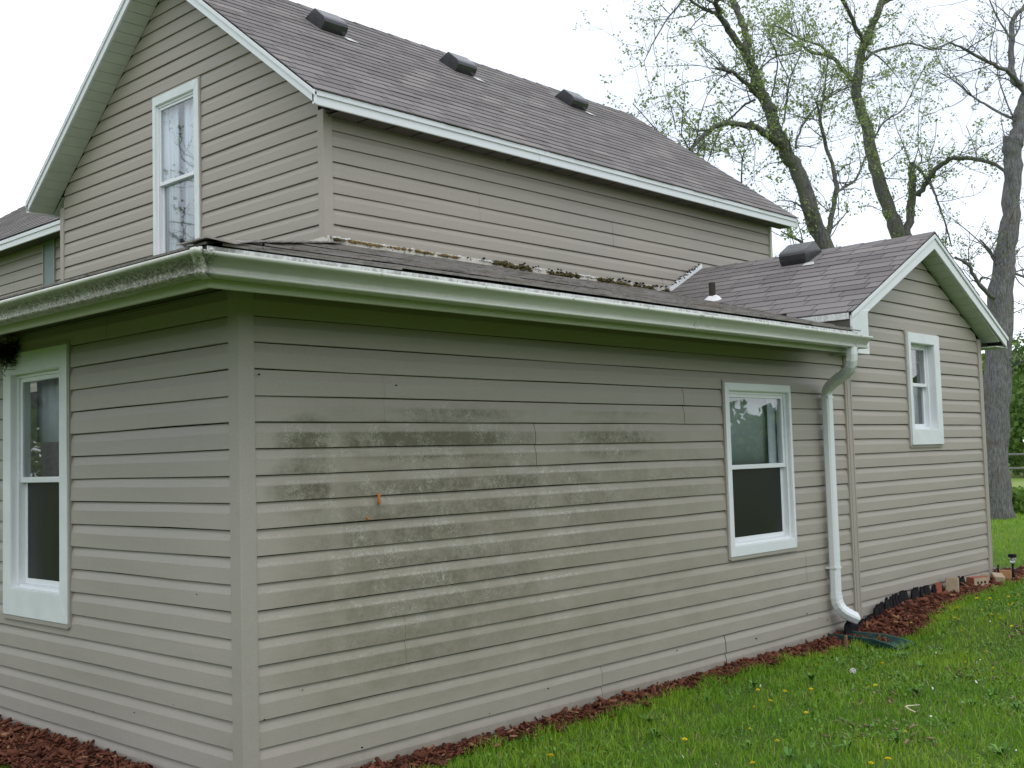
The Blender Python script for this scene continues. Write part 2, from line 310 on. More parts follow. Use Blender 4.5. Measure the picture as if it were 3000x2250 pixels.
def siding(part, wall, fl, fr, ztop, zbot, zref, seams, holes, mat, off=0, jit=.0012):
    """lapped courses, two to a panel; fl(z), fr(z) give the ends; seams: {pair: [s...]}"""
    k0 = math.floor((zref-ztop)/E + 1e-6); k1 = math.ceil((zref-zbot)/E - 1e-6)
    wz = lambda s, z: .0022*math.sin(s*2.1+z*7.3)*math.sin(s*.9+z*23) + .0010*math.sin(s*5.3+z*41)
    wd = lambda s, z: .0016*math.sin(s*3.3+z*31)+.0009*math.sin(s*8.1-z*57)
    pairs = sorted(set((k-off)//2 for k in range(k0, k1)))
    for p in pairs:
        sm = list(seams.get(p, [])); zp = (zref-(2*p+off)*E, zref-(2*p+2+off)*E)
        hc = [(h[0]+h[1])/2 for h in holes if h[2] <= max(zp[1], zbot)+.001 and h[3] >= min(zp[0], ztop)-.001]; sm += hc      # panels either side of a window are separate
        cuts = [-1e9] + sorted(sm) + [1e9]
        for ci in range(len(cuts)-1):
            c0, c1 = cuts[ci], cuts[ci+1]; mb = MB(); dd = random.uniform(-jit, jit); dz = random.uniform(-.0009, .0009)*(0 if ci == 0 else 1)
            if ci and c0 not in hc: c0 += .0003 if .46 < c0 < .50 else .0022 if not (p == 8 and part['label'].startswith('front')) else .006
            dd -= .0016*(ci % 2)
            for k in (2*p+off, 2*p+1+off):
                if k < k0 or k >= k1: continue
                zt0 = zref - k*E
                lv = [(zt0 - t*E, d) for t, d in PROF]      # a 3.6 mm open gap below each butt edge
                zs = set(q[0] for q in lv)
                for h in holes:
                    for e in (h[2], h[3]):
                        if lv[-1][0] < e < zt0: zs.add(e)
                for e in (ztop, zbot):
                    if lv[-1][0] < e < zt0: zs.add(e)
                zs = sorted(zs, reverse=True)
                def dat(z):
                    for a in range(len(lv)-1):
                        if lv[a][0] >= z >= lv[a+1][0]:
                            q = (lv[a][0]-z)/max(1e-9, lv[a][0]-lv[a+1][0]); return lv[a][1]*(1-q)+lv[a+1][1]*q
                    return lv[-1][1]
                for a in range(len(zs)-1):
                    zt, zb_ = zs[a], zs[a+1]
                    if zt > ztop+1e-6 or zb_ < zbot-1e-6: continue
                    L = min(fl(zt), fl(zb_)); R = max(fr(zt), fr(zb_))
                    for s0, s1 in cut(max(L, c0), min(R, c1), holes, zt, zb_):
                        if s1-s0 < .004: continue
                        at, ab = max(s0, fl(zt)), max(s0, fl(zb_)); bt, bb = min(s1, fr(zt)), min(s1, fr(zb_))
                        if bt < at: at = bt = (at+bt)/2
                        if bb < ab: continue
                        nseg = max(1, min(5, round((s1-s0)/.55))) if jit else 1; kk = -k*E    # vinyl never lies quite flat
                        for g in range(nseg):
                            f0, f1 = g/nseg, (g+1)/nseg; p0, p1, q0, q1 = ab+(bb-ab)*f0, ab+(bb-ab)*f1, at+(bt-at)*f0, at+(bt-at)*f1
                            W_ = lambda s, d, z, m=1: wall(s, d+dd+m*wd(s, kk)*(zt0-z)/E, z+dz+wz(s, kk)*min(1, (zt0-z)/(.3*E)))
                            mb.face([W_(p0, dat(zb_), zb_), W_(p1, dat(zb_), zb_), W_(q1, dat(zt), zt), W_(q0, dat(zt), zt)])
                            if a == len(zs)-2: mb.face([W_(p0, -.001, zb_), W_(p1, -.001, zb_), W_(p1, -.019, zb_), W_(p0, -.019, zb_)])
            if mb.f: mb.build('siding_panel', mat, part)
def sheet(name, wall, fl, fr, ztop, zbot, holes, extra=(), d=-.026):
    mb = MB(); zs = sorted(set([ztop, zbot] + [e for h in holes for e in h[2:4] if zbot < e < ztop] + list(extra)), reverse=True)
    for a in range(len(zs)-1):
        zt, zb_ = zs[a], zs[a+1]
        for s0, s1 in cut(min(fl(zt), fl(zb_)), max(fr(zt), fr(zb_)), holes, zt, zb_):
            at, ab = max(s0, fl(zt)), max(s0, fl(zb_)); bt, bb = min(s1, fr(zt)), min(s1, fr(zb_))
            mb.prism([wall(ab, d, zb_), wall(bb, d, zb_), wall(bt, d, zt), wall(at, d, zt)], [wall(ab, d-.09, zb_), wall(bb, d-.09, zb_), wall(bt, d-.09, zt), wall(at, d-.09, zt)])
    o = mb.build('wall', M['core'], HOUSE, label=name); return o
K = lambda v: (lambda z: v)
HL = [(1.55, 2.325, -1.425, .012)]; HR = [(3.735, 4.602, -1.338, -.182)]; HW = [(6.606, 7.256, -.632, .330)]; HG = [(3.880, 4.605, .98, 2.515)]
# lean-to front wall (stained)
wf = sheet('front wall of the lean-to, stained with mildew', YR(0), K(.02), K(5.50), .15, ZB, HR)
siding(wf, YR(0), K(.055), K(5.455), .115, ZB, 0, {0: [2.164], 1: [3.28, .80], 2: [.492, 1.863], 3: [3.292, 5.3], 4: [.473], 5: [3.315], 6: [4.748, .9], 7: [3.342], 8: [2.364, 3.649]}, HR, M['siding_front'])
# lean-to side wall
ws = sheet('side wall of the lean-to with the tall narrow window', XL(0), K(.02), K(5.0), .15, ZB, HL)
siding(ws, XL(0), K(.055), K(5.0), .115, ZB, 0, {-1: [1.15], 0: [2.9], 2: [3.3], 4: [3.1], 6: [2.9], 8: [3.2]}, HL, M['siding_side'])
# wing gable wall
APX, APZ, WS = 6.93, 1.03, .497
wl = lambda z: max(5.56, APX-(APZ-z)/WS) if z > .3 else 5.56
wr = lambda z: min(8.215, APX+(APZ-z)/WS) if z > .3 else 8.215
ww = sheet('gable wall of the wing beyond the downspout', YR(0), lambda z: max(5.50, APX-(APZ-z)/WS) if z > .2 else 5.50, lambda z: min(8.28, APX+(APZ-z)/WS) if z > .2 else 8.28, APZ, ZB+.0, HW, (.32, .339))
siding(ww, YR(0), wl, wr, APZ, ZB, 0, {}, HW, M['siding'])
we = sheet('far end wall of the wing', XR(8.28), K(.02), K(2.26), .36, ZB, [])
siding(we, XR(8.28), K(.055), K(2.24), .34, ZB, 0, {}, [], M['siding'])
# upper house
ZU = 1.742; RY0, RZ0, RS = 2.054, 1.93, .7525; RYM = 4.30; RZM = RZ0+RS*(RYM-RY0)
gl_ = lambda z: max(2.258, RY0+(z+.118-RZ0)/RS); gr_ = lambda z: min(6.342, 2*RYM-(RY0+(z+.118-RZ0)/RS))
wu = sheet('upper wall above the lean-to roof', YR(2.258), K(2.236), K(8.37), 1.93, -.2, [], ())
siding(wu, YR(2.258), K(2.276), K(8.355), 1.90, .88, ZU, {-1: [4.3], 0: [3.773], 1: [5.536, 3.785], 2: [5.383], 3: [2.355, 6.3], 4: [4.1]}, [], M['siding'], 0)
wg = sheet('upstairs gable wall', XL(2.216), lambda z: gl_(z)+.02, lambda z: gr_(z)-.02, RZM-.12, -.2, HG, (1.95,))
siding(wg, XL(2.216), lambda z: max(2.318, gl_(z)), lambda z: min(6.285, gr_(z)), RZM-.125, .80, ZU, {}, HG, M['siding'], 1)
wx = sheet('far gable wall of the main house', XR(8.37), lambda z: gl_(z)+.02, lambda z: gr_(z)-.02, RZM-.12, ZB, [], (1.95,))
wb = sheet('back wall of the main house', YB(6.342), K(2.236), K(8.37), 1.93, ZB, [])
# low rear wing, seen past the gable's left corner
wv = sheet('low wall of the rear wing', XL(2.62), K(6.342), K(12.5), 1.80, ZB, [])
BW = [(7.33, 7.60, .2, 1.80)]
siding(wv, XL(2.62), K(6.342), K(12.5), 1.78, .2, 1.565, {0: [8.35], 1: [8.3]}, BW, M['siding'])
mb = MB(); X = XL(2.62)
mb.prism([X(7.345, -.012, .2), X(7.585, -.012, .2), X(7.585, -.012, 1.79), X(7.345, -.012, 1.79)], [X(7.345, .004, .2), X(7.585, .004, .2), X(7.585, .004, 1.79), X(7.345, .004, 1.79)])
mb.build('trim_board', simple('grey_green_board', (.20, .26, .25), .6), HOUSE, label='grey-green vertical board between the siding of the rear wing')
mb = MB()
for s in (7.33, 7.587): mb.box(2.606, 2.634, s, s+.013, .2, 1.79)
mb.build('trim_channel', M['tan'], HOUSE)
# corner posts
def post(x0, x1, y0, y1, z0, z1, mat=None):
    mb = MB(); mb.box(x0, x1, y0, y1, z0, z1); o = mb.build('corner_post', mat or M['post'], HOUSE)
    b = o.modifiers.new('b', 'BEVEL'); b.width = .004; b.segments = 2; return o
post(-.008, .0725, -.008, .0725, ZB-.01, .12)
post(5.455, 5.562, -.012, .02, ZB+.03, .14, M['siding'])
mb = MB(); mb.box(5.478, 5.4835, -.015, -.012, ZB+.03, .14); mb.box(5.535, 5.5405, -.015, -.012, ZB+.03, .14); mb.build('corner_post_rib', M['tan'], HOUSE)
post(8.212, 8.290, -.010, .075, ZB, .36, M['siding'])
post(2.208, 2.286, 2.250, 2.325, .86, 1.88, M['siding'])
post(2.208, 2.286, 6.280, 6.350, .1, 1.86, M['siding'])
post(8.352, 8.392, 2.244, 2.33, .9, 1.88, M['fascia'])
# floors and ceilings keep the rooms dark
mb = MB(); mb.box(.1, 8.2, .1, 6.2, -1.96, -1.92); mb.build('floor_slab', M['room'], HOUSE)
mb = MB(); mb.box(.1, 8.2, .11, 2.2, .09, .11); mb.box(.11, 2.1, 2.2, 4.9, .09, .11); mb.box(2.3, 8.3, 2.3, 6.2, .55, .57); mb.build('room_ceiling', M['room'], HOUSE)

# windows --------------------------------------------------------------
def window(wall, h, tl, tr_, tt, tb, recess, mats, curtain, face=.016, lower_dark=True, meet=.5, label=None, sw_=.026):
    s0, s1, z0, z1 = h
    def P(mb, poly, d0, d1, m=0): mb.prism([wall(s, d0, z) for s, z in poly], [wall(s, d1, z) for s, z in poly], m)
    R = lambda a, b, c, e: [(a, c), (b, c), (b, e), (a, e)]
    mb = MB()   # J channel round the opening
    P(mb, R(s0-.014, s0, z0-.014, z1+.014), -.015, .008); P(mb, R(s1, s1+.014, z0-.014, z1+.014), -.015, .008)
    P(mb, R(s0, s1, z1, z1+.014), -.015, .008); P(mb, R(s0, s1, z0-.022, z0), -.015, .012)
    win = mb.build('window', M['tan'], HOUSE, label=label)
    a0, a1, b0, b1 = s0+tl, s1-tr_, z0+tb, z1-tt
    for poly in ([(s0+.001, z0+.001), (a0, b0), (a0, b1), (s0+.001, z1-.001)], [(s1-.001, z0+.001), (a1, b0), (a1, b1), (s1-.001, z1-.001)],
                 [(s0+.002, z1-.001), (a0+.001, b1), (a1-.001, b1), (s1-.002, z1-.001)], [(s0+.002, z0+.001), (a0+.001, b0), (a1-.001, b0), (s1-.002, z0+.001)]):
        mb = MB(); P(mb, poly, -.02, face-random.uniform(0, .0015)); o = mb.build('trim_board', mats, win)
        b = o.modifiers.new('b', 'BEVEL'); b.width = .0018; b.segments = 2
    # returns into the recess
    mb = MB(); r = -recess
    P(mb, R(a0-.004, a0+.004, b0, b1), r-.05, face-.006); P(mb, R(a1-.004, a1+.004, b0, b1), r-.05, face-.006); P(mb, R(a0, a1, b1-.004, b1+.004), r-.05, face-.006); P(mb, R(a0, a1, b0-.004, b0+.006), r-.05, face-.002)
    mb.build('jamb', M['frame'], win)
    fw_ = .020; zm = b0+(b1-b0)*meet
    mb = MB()
    for A in (R(a0+.004, a0+.004+fw_, b0, b1), R(a1-.004-fw_, a1-.004, b0, b1), R(a0+.02, a1-.02, b1-.022, b1-.003), R(a0+.02, a1-.02, b0+.004, b0+.022)): P(mb, A, r-.06, r+.006)
    mb.build('frame', M['frame'], win)
    def sash(c0, c1, d, sw=sw_, bot=.03, top=.024):
        x0, x1 = a0+.024, a1-.024; mb = MB()
        P(mb, R(x0, x0+sw, c0, c1), d-.02, d); P(mb, R(x1-sw, x1, c0, c1), d-.02, d); P(mb, R(x0+sw, x1-sw, c0, c0+bot), d-.02, d+.001); P(mb, R(x0+sw, x1-sw, c1-top, c1), d-.02, d+.001)
        o = mb.build('sash', M['frame'], win); bv = o.modifiers.new('b', 'BEVEL'); bv.width = .0025; bv.segments = 2
        mb = MB(); P(mb, R(x0+sw, x1-sw, c0+bot, c1-top), d-.013, d-.009); mb.build('pane', M['glass'], win)
        return x0+sw, x1-sw, c0+bot, c1-top
    sash(zm-.012, b1-.022, r-.004); q = sash(b0+.022, zm+.012, r-.030)
    if lower_dark:
        mb = MB(); P(mb, R(q[0]+.0005, q[1]-.0005, q[2]+.0005, q[3]-.0005), r-.036, r-.034); mb.build('dark_insect_screen', M['screen'], win)
    curtain(win, (a0+.03, a1-.03, b0+.03, b1-.03), r-.10)
    return win
def cloth(wall, name, win, s0, s1, z0, z1, d, mat, amp=.012, n=26, label=None):
    mb = MB(); L = []
    for k in range(2):
        z = (z0, z1)[k]; L.append([wall(s0+(s1-s0)*i/n, d+amp*math.sin(i*1.7+k*.5)+amp*.5*math.sin(i*.7), z) for i in range(n+1)])
    L += [[wall(*[0, 0, 0])]*(n+1)][:0]
    mb.loops([L[0], L[1]], 0, caps=False, closed=False); o = mb.build(name, mat, win, True, label=label)
    s = o.modifiers.new('s', 'SOLIDIFY'); s.thickness = .002; return o
W1, W2, W3, W4 = XL(0), YR(0), YR(0), XL(2.216)
def cur1(win, q, d):
    cloth(W1, 'curtain', win, q[0]-.05, q[1]+.05, q[3]-.35, q[3], d-.02, M['curtain'], .008)
    cloth(W1, 'curtain', win, q[0]-.05, q[0]+.16, q[2], q[3]-.3, d, M['curtain'], .016, 12)
window(W1, HL[0], .085, .098, .115, .145, .028, M['wood_white'], cur1, lower_dark=True, meet=.5, label='tall narrow double-hung window at the left of the lean-to')
def cur2(win, q, d):
    cloth(W2, 'window_shade', win, q[0]-.04, q[1]-.05, (q[2]+q[3])/2-.02, q[3]+.03, d, M['blind'], .001)
    cloth(W2, 'curtain', win, q[1]-.11, q[1]+.06, q[2], q[3], d+.03, M['curtain'], .010, 8)
window(W2, HR[0], .052, .030, .050, .065, .018, M['white'], cur2, lower_dark=True, meet=.5, label='double-hung window beside the downspout')
def cur3(win, q, d): cloth(W3, 'curtain', win, q[1]-.09, q[1]+.03, q[2], q[3]-.3, d, M['curtain'], .012, 10)
window(W3, HW[0], .050, .110, .085, .130, .045, M['wood_white'], cur3, face=.028, lower_dark=False, meet=.52, label='small narrow window in the wing gable')
def cur4(win, q, d):
    cloth(W4, 'curtain', win, q[0]-.03, q[0]+.24, q[2], q[3], d+.04, M['curtain'], .014)
    cloth(W4, 'curtain', win, q[1]-.22, q[1]+.03, q[2], q[3], d+.04, M['curtain'], .014)
    cloth(W4, 'window_shade', win, q[0]-.03, q[1]+.03, q[2], q[3], d-.05, simple('sheer_sky_tint', (.60, .69, .86), .9), .01)  # white sheer tinted blue: the sky's reflection is put into the cloth colour
window(W4, HG[0], .070, .046, .075, .09, .010, M['wood_white'], cur4, lower_dark=False, meet=.5, sw_=.018, label='tall upstairs window in the gable with pale curtains')

# roofs -----------------------------------------------------------------
EXPO = .127
def make_strip(seed, tabs=3, wd=.305, ln=EXPO+.05, th=.009):
    rnd = random.Random(seed); mb = MB()
    for i in range(tabs):
        a = i*wd+.005; b = (i+1)*wd-.005; e = rnd.uniform(-.0022, .0022); l = rnd.uniform(0, .0016)
        mb.loops([[(a, e, l+.0015), (b, e+rnd.uniform(-.001, .001), l+.0015), (b, ln, 0), (a, ln, 0)], [(a, e, th+l+.001), (b, e, th+l+.001), (b, ln, .0022), (a, ln, .0022)]][::1], 0, True)
    return mb
STRIPS = [make_strip(i).mesh('shingle', M['shingle']) for i in range(5)]; STRIPS_OLD = [make_strip(20+i, th=.010).mesh('shingle', M['shingle_old']) for i in range(5)]
def shingles(part, O, A, U, V, a0, a1, old=False, curl=0.0, wob=.002, lift=0.0):
    """O eave start; A along the eave; U up the slope; V slope length; a0(v), a1(v) limits along A"""
    O, A, U = Vector(O), Vector(A), Vector(U); N = A.cross(U).normalized()
    if N.z < 0: N = -N
    Rm = Matrix((A, U, A.cross(U))).transposed(); flip = A.cross(U).z < 0
    rows = int(V/EXPO)+1; rnd = random.Random(int(V*1000)); lib = STRIPS_OLD if old else STRIPS; mat = M['shingle_old' if old else 'shingle']
    for r in range(rows):
        v = r*EXPO; l0, l1 = a0(v+EXPO/2), a1(v+EXPO/2); s = l0 - [0, .152, .076, .228, .305*1.5][r % 5]*1.0
        dv = rnd.uniform(-wob, wob); top = min(EXPO+.05, V-v)
        while s < l1-.01:
            e = min(s+.915, l1); whole = s >= l0-1e-6 and s+.915 <= l1+1e-6 and top > EXPO+.049 and a0(v) <= s+1e-4 and a0(v+EXPO) <= s+1e-4 and a1(v) >= s+.915 and a1(v+EXPO) >= s+.915
            lf = rnd.uniform(0, .001) + curl*max(0, rnd.gauss(0, 1)) + .0012
            if whole and not flip:
                P = O + A*s + U*(v+dv) + N*lf
                o = inst('shingle', rnd.choice(lib), P, (Rm.to_euler()), part)
                o.rotation_euler = (Rm @ Matrix.Rotation(rnd.uniform(-.003, .003), 3, 'Z') @ Matrix.Rotation(-lf*2, 3, 'X')).to_euler()
            else:
                mb = MB()
                for i in range(3):
                    ta, tb = s+i*.305+.005, s+(i+1)*.305-.005
                    lo0, lo1 = max(ta, a0(v)), min(tb, a1(v)); hi0, hi1 = max(ta, a0(v+top)), min(tb, a1(v+top))
                    if lo1-lo0 < .004 and hi1-hi0 < .004: continue
                    if lo1 < lo0: lo0 = lo1 = (lo0+lo1)/2
                    if hi1 < hi0: hi0 = hi1 = (hi0+hi1)/2
                    q = lambda a, vv, n: O+A*a+U*vv+N*(n+lf)
                    mb.prism([q(lo0, v+dv, .001), q(lo1, v+dv, .001), q(hi1, v+top, 0), q(hi0, v+top, 0)], [q(lo0, v+dv, .010), q(lo1, v+dv, .010), q(hi1, v+top, .0022), q(hi0, v+top, .0022)])
                if mb.f: mb.build('shingle', mat, part)
            s += .915
def deck(name, polys, parent=HOUSE, mat=None, th=.018, label=None):
    mb = MB()
    for P in polys: mb.prism([(x, y, z-th) for x, y, z in P], P)
    return mb.build('roof', mat or M['deck'], parent, label=name)
# main roof
X0, X1 = 1.978, 8.61; zt = lambda y: RZ0+RS*(min(y, 2*RYM-y)-RY0)
cl = math.hypot(1, RS); U = (0, 1/cl, RS/cl); VL = (RYM-RY0+.012)*cl
main = deck('steep grey main roof with three black vents', [[(X0+.003, RY0-.01, zt(RY0-.01)-.004), (X1-.003, RY0-.01, zt(RY0-.01)-.004), (X1-.003, RYM, RZM-.004), (X0+.003, RYM, RZM-.004)],
                          [(X0+.003, RYM, RZM-.004), (X1-.003, RYM, RZM-.004), (X1-.003, 2*RYM-RY0+.01, zt(RY0-.01)-.004), (X0+.003, 2*RYM-RY0+.01, zt(RY0-.01)-.004)]])
shingles(main, (X0-.008, RY0-.018, zt(RY0-.018)), (1, 0, 0), U, VL, K(0), K(X1-X0+.016), wob=.0035, curl=.0012)
mb = MB()      # the far slope is out of sight: its courses as one piece
for r in range(22):
    y = 2*RYM-RY0+.018-r*EXPO/cl; z = zt(2*RYM-y); mb.prism([(X0-.008, y, z+.001), (X1+.008, y, z+.001), (X1+.008, y-.14, z+.14*RS), (X0-.008, y-.14, z+.14*RS)], [(X0-.008, y, z+.008), (X1+.008, y, z+.008), (X1+.008, y-.14, z+.002+.14*RS), (X0-.008, y-.14, z+.002+.14*RS)])
mb.build('shingle_courses', M['shingle'], main, kind='stuff')
def ridge_caps(part, P0, P1, dn1, dn2, n, mat):
    P0, P1 = Vector(P0), Vector(P1); dn1, dn2 = Vector(dn1).normalized(), Vector(dn2).normalized(); a = (P1-P0)/n
    for i in range(n):
        mb = MB(); q0 = P0+a*i+Vector((0, 0, .010+random.uniform(0, .004))); q1 = P0+a*(i+1.25)+Vector((0, 0, .004)); w_ = .125
        if i == n-1: q1 = P1+Vector((0, 0, .008))
        mb.loops([[q0+dn1*w_, q0, q0+dn2*w_, q0+dn2*w_-Vector((0, 0, .005)), q0-Vector((0, 0, .006)), q0+dn1*w_-Vector((0, 0, .005))], [q1+dn1*w_, q1, q1+dn2*w_, q1+dn2*w_-Vector((0, 0, .005)), q1-Vector((0, 0, .006)), q1+dn1*w_-Vector((0, 0, .005))]])
        mb.build('ridge_cap', mat, part)
ridge_caps(main, (X0-.01, RYM, RZM+.004), (X1+.01, RYM, RZM+.004), (0, -1, -RS), (0, 1, -RS), 30, M['shingle'])
# fascia and rake boards of the main roof
def board(name, a, b, mat='white', bev=.002, label=None):
    mb = MB(); mb.prism(a, b); o = mb.build(name, M[mat], HOUSE, label=label); v = o.modifiers.new('b', 'BEVEL'); v.width = bev; v.segments = 1; return o
for xa, xb in ((X0, 4.30), (4.304, 6.95), (6.954, X1)):
    board('fascia', [(xa, RY0, 1.818), (xb, RY0, 1.818), (xb, RY0, 1.915), (xa, RY0, 1.915)], [(xa, RY0+.018, 1.818), (xb, RY0+.018, 1.818), (xb, RY0+.018, 1.915), (xa, RY0+.018, 1.915)])
for xa, xb in ((X0-.004, 4.36), (4.362, 7.0), (7.002, X1+.004)):
    board('drip_edge', [(xa, RY0-.012, 1.879), (xb, RY0-.012, 1.879), (xb, RY0-.012, 1.9185), (xa, RY0-.012, 1.9185)], [(xa, RY0-.001, 1.879), (xb, RY0-.001, 1.879), (xb, RY0-.001, 1.9185), (xa, RY0-.001, 1.9185)])
board('fascia', [(X0, 6.546, 1.818), (X1, 6.546, 1.818), (X1, 6.546, 1.915), (X0, 6.546, 1.915)], [(X0, 6.528, 1.818), (X1, 6.528, 1.818), (X1, 6.528, 1.915), (X0, 6.528, 1.915)])
for xf, sg in ((X0, -1), (X1, 1)):
    for m_ in (0, 1):
        f = (lambda y: y) if m_ == 0 else (lambda y: 2*RYM-y)
        P = [(f(RY0-.012), 1.818), (f(RY0-.012), 1.905), (f(RYM), RZM-.012), (f(RYM), RZM-.118)]
        if sg < 0 or True: board('rake_board', [(xf, y, z) for y, z in P], [(xf-sg*.018, y, z) for y, z in P])
        P = [(f(RY0-.018), 1.872), (f(RY0-.018), 1.906), (f(RYM), RZM-.008), (f(RYM), RZM-.044)]
        board('drip_edge', [(xf+sg*.012, y, z) for y, z in P], [(xf+sg*.0005, y, z) for y, z in P])
# soffits: ribbed panels laid side by side
def soffit_run(P0, P1, Wd, n, mat='soffit', name='soffit_panel', th=.008):
    P0, P1, Wd = Vector(P0), Vector(P1), Vector(Wd)
    for i in range(n):
        a, b = P0+(P1-P0)*((i+.04)/n), P0+(P1-P0)*((i+.96)/n); c = (a+b)/2; e = (b-a)*.04; u = Vector((0, 0, th)); u2_ = Vector((0, 0, .006))
        mb = MB(); mb.prism([a, b, b+Wd, a+Wd], [a+u, b+u, b+Wd+u, a+Wd+u])
        mb.build(name, M[mat], SOF)
mb = MB()
for f in ((lambda y: y), (lambda y: 2*RYM-y)):
    mb.prism([(X0+.02, f(RY0+.02), zt(RY0+.02)-.098), (2.21, f(RY0+.02), zt(RY0+.02)-.098), (2.21, f(RYM), RZM-.098), (X0+.02, f(RYM), RZM-.098)], [(X0+.02, f(RY0+.02), zt(RY0+.02)-.092), (2.21, f(RY0+.02), zt(RY0+.02)-.092), (2.21, f(RYM), RZM-.092), (X0+.02, f(RYM), RZM-.092)])
SOF = mb.build('soffit', M['core'], HOUSE)
for f in ((lambda y: y), (lambda y: 2*RYM-y)): soffit_run((X0+.018, f(RY0+.008), 1.818+.008*RS), (X0+.018, f(RYM), RZM-.116), (2.216-X0-.018, 0, 0), 26)
mb = MB(); mb.box(2.23, X1-.02, RY0+.02, 2.25, 1.85, 1.855); mb.box(3.2, X1-.02, 6.345, 6.526, 1.85, 1.855); SOF = mb.build('soffit', M['core'], HOUSE)
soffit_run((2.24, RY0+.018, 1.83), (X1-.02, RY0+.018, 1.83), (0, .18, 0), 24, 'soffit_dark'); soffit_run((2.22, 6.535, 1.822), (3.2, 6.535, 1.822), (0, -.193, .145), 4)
# low rear wing roof
rs = .665; rc = math.hypot(1, rs); rear = deck('roof of the low rear wing', [[(2.40, 6.35, 1.851), (2.40, 12.6, 1.851), (5.0, 12.6, 1.851+rs*2.6), (5.0, 6.35, 1.851+rs*2.6)], [(5.0, 6.35, 1.851+rs*2.6), (5.0, 12.6, 1.851+rs*2.6), (7.6, 12.6, 1.851), (7.6, 6.35, 1.851)]])
RL = lambda v: max(0, (v/rc*rs + 1.855 - 1.80)/RS - .55 - .0)*0
shingles(rear, (2.39, 12.6, 1.853), (0, -1, 0), (1/rc, 0, rs/rc), 2.6*rc, K(0), lambda v: 12.6-6.36 if v < .3 else 12.6-6.15, wob=.004)
ridge_caps(rear, (5.0, 6.3, 1.86+rs*2.6), (5.0, 12.6, 1.86+rs*2.6), (-1, 0, -rs), (1, 0, -rs), 20, M['shingle'])
for ya, yb in ((6.352, 8.0), (8.004, 12.6)):
    board('fascia', [(2.40, ya, 1.745), (2.40, yb, 1.745), (2.40, yb, 1.845), (2.40, ya, 1.845)], [(2.418, ya, 1.745), (2.418, yb, 1.745), (2.418, yb, 1.845), (2.418, ya, 1.845)])
board('drip_edge', [(2.39, 6.352, 1.806), (2.39, 12.6, 1.806), (2.39, 12.6, 1.846), (2.39, 6.352, 1.846)], [(2.399, 6.352, 1.806), (2.399, 12.6, 1.806), (2.399, 12.6, 1.846), (2.399, 6.352, 1.846)])
mb = MB(); mb.box(2.42, 2.62, 6.36, 12.5, 1.77, 1.776); SOF = mb.build('soffit', M['soffit_dark'], HOUSE)
# wing roof
WX0, WX1, WZ0, WY0 = 5.31, 8.55, .390, -.165; WZM = WZ0+.497*(APX-WX0); wc = math.hypot(1, .497)
wingr = deck('small gable roof of the wing', [[(WX0-.005, WY0+.003, WZ0-.006), (APX, WY0+.003, WZM-.004), (APX, 2.245, WZM-.004), (WX0-.005, 2.245, WZ0-.006)], [(APX, WY0+.003, WZM-.004), (WX1+.005, WY0+.003, WZ0-.006), (WX1+.005, 2.245, WZ0-.006), (APX, 2.245, WZM-.004)]])
LS, LY0, LZ0 = .271, -.39, .192
def wing_b(v):      # where the left slope meets the lean-to roof: distance along +Y from WY0
    z = WZ0 + v/wc*.497; return min(2.245, (z-LZ0)/LS+LY0+.03) if z < .93 else 2.245
shingles(wingr, (WX0-.012, 2.245, WZ0-.004), (0, -1, 0), (1/wc, 0, .497/wc), (APX-WX0+.012)*wc, lambda v: 2.245-wing_b(v), K(2.245-WY0+.010), wob=.0015, curl=.0008)
shingles(wingr, (WX1+.012, WY0-.01, WZ0-.004), (0, 1, 0), (-1/wc, 0, .497/wc), (APX-WX0+.012)*wc, K(0), K(2.25-WY0))
ridge_caps(wingr, (APX, WY0-.01, WZM+.006), (APX, 2.24, WZM+.006), (-1, 0, -.497), (1, 0, -.497), 11, M['shingle'])
for sg in (-1, 1):
    f = (lambda x: x) if sg < 0 else (lambda x: 2*APX-x)
    P = [(f(WX0), WZ0-.115), (f(WX0), WZ0-.012), (f(APX), WZM-.012), (f(APX), WZM-.135)]; board('rake_board', [(x, WY0, z) for x, z in P], [(x, WY0+.018, z) for x, z in P], label='left rake board of the wing gable' if sg < 0 else 'right rake board of the wing gable')
    P = [(f(WX0-.008), WZ0-.045), (f(WX0-.008), WZ0-.010), (f(APX), WZM-.008), (f(APX), WZM-.042)]; board('drip_edge', [(x, WY0-.012, z) for x, z in P], [(x, WY0-.0005, z) for x, z in P])
board('drip_edge', [(WX0-.014, WY0+.02, WZ0-.055), (WX0-.014, .34, WZ0-.055), (WX0-.014, .34, WZ0-.006), (WX0-.014, WY0+.02, WZ0-.006)], [(WX0-.004, WY0+.02, WZ0-.055), (WX0-.004, .34, WZ0-.055), (WX0-.004, .34, WZ0-.006), (WX0-.004, WY0+.02, WZ0-.006)], 'drip', label='mildewed drip edge above the dark gap')
board('fascia', [(WX0+.0, WY0+.02, .20), (WX0+.0, .6, .20), (WX0, .6, WZ0-.02), (WX0, WY0+.02, WZ0-.02)], [(WX0+.02, WY0+.02, .20), (WX0+.02, .6, .20), (WX0+.02, .6, WZ0-.02), (WX0+.02, WY0+.02, WZ0-.02)], 'soffit_dark')
